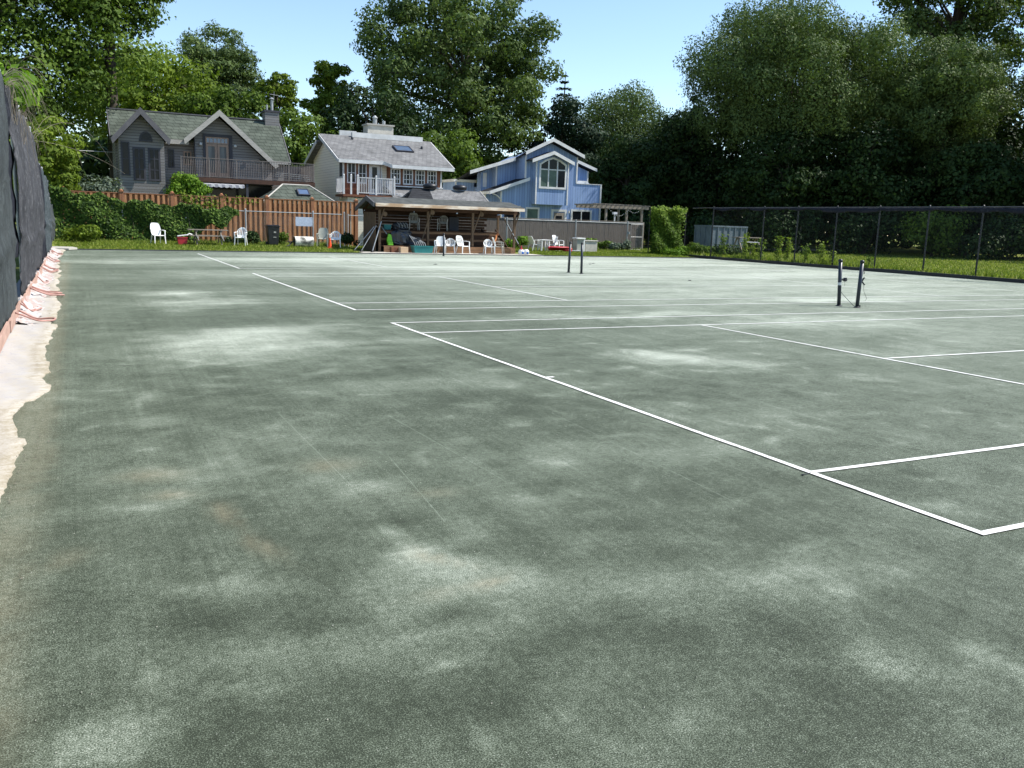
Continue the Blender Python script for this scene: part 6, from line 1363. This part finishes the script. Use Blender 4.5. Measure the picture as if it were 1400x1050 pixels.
bush('small_plant', 2.2, 49.6, 1.2, .9, .5, 1.7, 'leafy plant poking above the reddish fence before the bush', 'leaf_grey', 900, .14, 93, 'plant', clumps=8)

# ================================================================== TREES
G = 'trees beyond the courts'
T_ = make_tree
# left side
T_('maple_tree', -10.5, 60, 4.0, 23.0, 11.5, 'big dark maple overhanging the top left corner, branches showing', 'leaf_mid', 80000, .25, 84, 1, trunk_r=.45, cr=.20, airy=.12, limbs=22, fork=5, ry=5.5)
T_('maple_tree', -2.2, 61, 12.5, 20.5, 4.6, 'dark airy tree against the sky above the grey house gable', 'leaf_mid', 15000, .24, 34, 2, trunk_r=.35, cr=.24, airy=.25, limbs=16)
T_('young_maple', -5.8, 49.5, 1.4, 6.9, 2.3, 'yellow green young maple rising behind the left screen', 'leaf_yellow', 9000, .20, 20, 3, trunk_r=.12)
T_('young_maple', -8.6, 40, 1.5, 6.2, 2.6, 'bright yellow green sapling just beyond the left screen', 'leaf_yellow', 8000, .17, 20, 4, trunk_r=.12)
T_('young_maple', -8.4, 58, 2.0, 11.0, 4.2, 'mid green maple left of the grey house', 'leaf_mid', 13000, .24, 26, 5, trunk_r=.2)
T_('pale_maple', 1.2, 79, 6.5, 15.6, 6.6, 'sunlit yellow green tree behind the grey house roof', 'leaf_yellow', 20000, .32, 36, 6, trunk_r=.3)
T_('greyish_willow', 8.9, 93, 9.0, 20.6, 4.8, 'rounded grey green tree standing against the sky', 'leaf_willow', 30000, .30, 40, 7, trunk_r=.35, aspect=.45)
T_('bushy_tree', 6.5, 73, 4.5, 12.5, 4.2, 'dark bushy tree behind the ridge of the grey house', 'leaf_mid', 12000, .30, 24, 8)
T_('sumac_tree', 12.0, 79, 8.5, 15.0, 2.3, 'feathery sumac against the sky above the brick chimney', 'leaf_yellow', 7500, .26, 34, 9, trunk_r=.15, cr=.24, airy=.1, shape='wide')
T_('sumac_tree', 15.8, 75, 8.0, 15.3, 2.7, 'feathery sumac against the sky left of the huge cottonwood', 'leaf_yellow', 9500, .26, 38, 10, trunk_r=.15, cr=.22, airy=.1, shape='wide')
T_('bushy_tree', 11.2, 67, 2.0, 10.6, 4.0, 'dark green tree between the grey house and the cream house', 'leaf_mid', 13000, .28, 28, 11)
T_('bushy_tree', 16.9, 67, 3.0, 12.9, 4.3, 'rounded dark tree rising behind the cream house chimney', 'leaf_dark', 15000, .28, 30, 12)
T_('cottonwood_tree', 27.5, 73, 6.0, 24.8, 10.4, 'huge spreading cottonwood with visible limbs behind the middle houses', 'leaf_cotton', 70000, .29, 84, 13, trunk_r=.5, cr=.17, airy=.22, bark='bark', limbs=30, fork=8.0, ry=7)
T_('bushy_tree', 22.8, 66, 1.5, 9.6, 4.2, 'mid green tree behind the right end of the cream house', 'leaf_mid', 14000, .28, 30, 14)
T_('bushy_tree', 32.5, 72.5, 1.0, 10.2, 4.0, 'dark foliage behind the roof of the blue house', 'leaf_dark', 12000, .30, 24, 15)
T_('spruce_tree', 38.0, 73, 2.5, 14.8, 4.0, 'dark spruce like tree right of the cottonwood', 'leaf_spruce', 15000, .30, 30, 16, trunk_r=.3)
def pine_tip():
    g = np.random.default_rng(17); x, y = 41.5, 79.5; root = thing('pine_spire', (x, y, .1), 'narrow pine tip poking above the dark spruce', 'tree', 'trees beyond the courts')
    mb = MB(); mb.tube([(x, y, 0), (x, y, 10), (x+.1, y, 17.4)], [.25, .15, .03], 7); P = []
    for k in range(9):
        z = 16.9-k*.62; r = .35+k*.24
        for j in range(6):
            a = j*1.05+k*.6+g.normal()*.15; rr = r*g.uniform(.7, 1.15); mb.tube([(x, y, z), (x+math.cos(a)*rr, y+math.sin(a)*rr, z-.15*rr+.1)], [.03, .01], 4)
            m = int(26*rr)+8; t = g.random(m)**.7; P.append(np.stack([x+math.cos(a)*rr*t+.07*g.normal(size=m), y+math.sin(a)*rr*t+.07*g.normal(size=m), z-.15*rr*t+.1*t+.05*g.normal(size=m)], 1))
    mb.build('trunk', 'bark', root); P = np.concatenate(P); m = len(P); nr = unit(m, g)*.5+np.array([0, 0, .8]); nr /= np.linalg.norm(nr, axis=1, keepdims=True); L = .22+.12*g.random(m)
    npmesh('crown', leaf_quads(P, nr, L, L*.5, g), 4, 'leaf_spruce', root, {'tint': ('FACE', g.random(m))})
pine_tip()
T_('willow_tree', 47.5, 77, 4.0, 17.0, 6.4, 'sunlit yellow green willow behind the blue house', 'leaf_willow', 45000, .27, 60, 18, aspect=.4, droop=.35, trunk_r=.35)
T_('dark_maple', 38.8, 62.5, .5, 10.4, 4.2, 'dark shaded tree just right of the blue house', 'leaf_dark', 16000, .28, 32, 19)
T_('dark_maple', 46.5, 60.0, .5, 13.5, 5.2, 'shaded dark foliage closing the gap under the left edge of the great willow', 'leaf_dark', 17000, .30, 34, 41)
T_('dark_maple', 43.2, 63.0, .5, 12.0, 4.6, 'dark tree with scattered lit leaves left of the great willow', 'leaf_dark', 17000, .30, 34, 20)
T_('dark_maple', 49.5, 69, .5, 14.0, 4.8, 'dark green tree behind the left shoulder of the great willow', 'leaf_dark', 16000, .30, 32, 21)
T_('pine_tree', 44.2, 61.0, 4.0, 15.4, 2.3, 'dark narrow tree peeking beside the great willow', 'leaf_spruce', 5000, .26, 16, 22, shape='cone', airy=.2)
# the right hand wood
T_('great_willow', 48.3, 53.5, 7.5, 20.8, 10.0, 'great rounded willow with drooping sunlit foliage right of centre', 'leaf_willow', 150000, .22, 52, 23, aspect=.45, droop=.22, trunk_r=.5, cr=.27, limbs=8, airy=.22)
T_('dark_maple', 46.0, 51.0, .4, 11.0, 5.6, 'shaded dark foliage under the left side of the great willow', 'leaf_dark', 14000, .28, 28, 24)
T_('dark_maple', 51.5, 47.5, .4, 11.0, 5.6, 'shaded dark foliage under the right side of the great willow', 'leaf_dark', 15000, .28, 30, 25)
T_('cottonwood_tree', 75.0, 60.0, 9.0, 35.0, 10.0, 'tall airy cottonwood with sky showing through at the upper right', 'leaf_cotton', 45000, .34, 70, 26, trunk_r=.6, cr=.19, airy=.3, limbs=26, ry=6)
T_('cottonwood_tree', 84.0, 48.0, 9.0, 38.0, 11.0, 'tall airy cottonwood nearest the right edge of the picture', 'leaf_cotton', 45000, .34, 70, 27, trunk_r=.6, cr=.19, airy=.3, limbs=24, ry=6)
T_('willow_tree', 56.5, 45.5, 7.0, 17.4, 5.6, 'smaller willow between the great willow and the tall cottonwoods', 'leaf_willow', 60000, .22, 26, 28, aspect=.45, droop=.22, cr=.34, airy=.15, trunk_r=.35)
T_('willow_tree', 61.5, 37.0, 8.0, 18.5, 5.8, 'willow with sunlit crown at the right edge', 'leaf_willow', 60000, .22, 26, 29, aspect=.45, droop=.22, cr=.34, airy=.15, trunk_r=.35)
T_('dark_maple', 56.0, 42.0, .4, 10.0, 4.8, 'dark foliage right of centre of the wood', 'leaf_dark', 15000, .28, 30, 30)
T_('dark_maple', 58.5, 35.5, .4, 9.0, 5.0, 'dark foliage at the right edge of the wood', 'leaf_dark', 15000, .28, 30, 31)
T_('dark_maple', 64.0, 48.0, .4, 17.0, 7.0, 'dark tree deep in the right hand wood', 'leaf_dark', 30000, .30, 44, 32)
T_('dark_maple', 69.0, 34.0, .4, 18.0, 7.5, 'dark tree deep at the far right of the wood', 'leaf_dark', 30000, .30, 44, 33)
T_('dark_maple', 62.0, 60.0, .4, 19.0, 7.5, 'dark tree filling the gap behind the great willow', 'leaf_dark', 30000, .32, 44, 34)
# understory: grey green shrubs under the willow
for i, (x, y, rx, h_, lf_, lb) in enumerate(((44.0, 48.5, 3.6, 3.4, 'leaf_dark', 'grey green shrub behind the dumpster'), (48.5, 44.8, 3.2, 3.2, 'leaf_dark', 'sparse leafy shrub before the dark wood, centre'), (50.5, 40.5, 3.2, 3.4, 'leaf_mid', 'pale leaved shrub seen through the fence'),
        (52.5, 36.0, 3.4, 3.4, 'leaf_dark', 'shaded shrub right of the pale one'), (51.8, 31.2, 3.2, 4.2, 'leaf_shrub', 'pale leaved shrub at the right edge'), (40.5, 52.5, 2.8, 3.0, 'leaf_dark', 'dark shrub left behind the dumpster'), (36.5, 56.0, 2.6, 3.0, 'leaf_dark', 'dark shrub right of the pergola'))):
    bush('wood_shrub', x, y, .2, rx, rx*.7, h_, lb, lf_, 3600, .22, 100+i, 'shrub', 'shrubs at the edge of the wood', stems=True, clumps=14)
# far-off wood closing the view
g = np.random.default_rng(77); n = 70000; th = g.random(n)*2.9-.75; rr = 98+26*g.random(n); X = -4.7+rr*np.sin(th); Y = -3.2+rr*np.cos(th); H = np.interp(th, [-.75, -.3, .1, .45, .8, 1.2, 2.2], [11, 10, 8, 9, 11, 13, 12])*(1+.14*np.sin(th*23)+.08*np.sin(th*61))
P = np.stack([X, Y, .3+H*g.random(n)**.8], 1); nr = unit(n, g)+np.array([0, 0, .5]); nr /= np.linalg.norm(nr, axis=1, keepdims=True); L = .8+.7*g.random(n)
tag(npmesh('far_woodland', leaf_quads(P, nr, L, L*.7, g), 4, 'leaf_dark', None, {'tint': ('FACE', g.random(n)**1.5)}), 'far dark woodland closing the view behind the nearer trees', 'woodland', kind='stuff')
# service cable at the far left
mb = MB(); mb.tube([(-9, 55, 5.35), (-5, 55.5, 5.15), (-2.4, 56, 5.2)], .02, 5); tag(mb.build('service_cable', 'galv'), 'thin pale cable running to the left side of the grey house', 'cable')
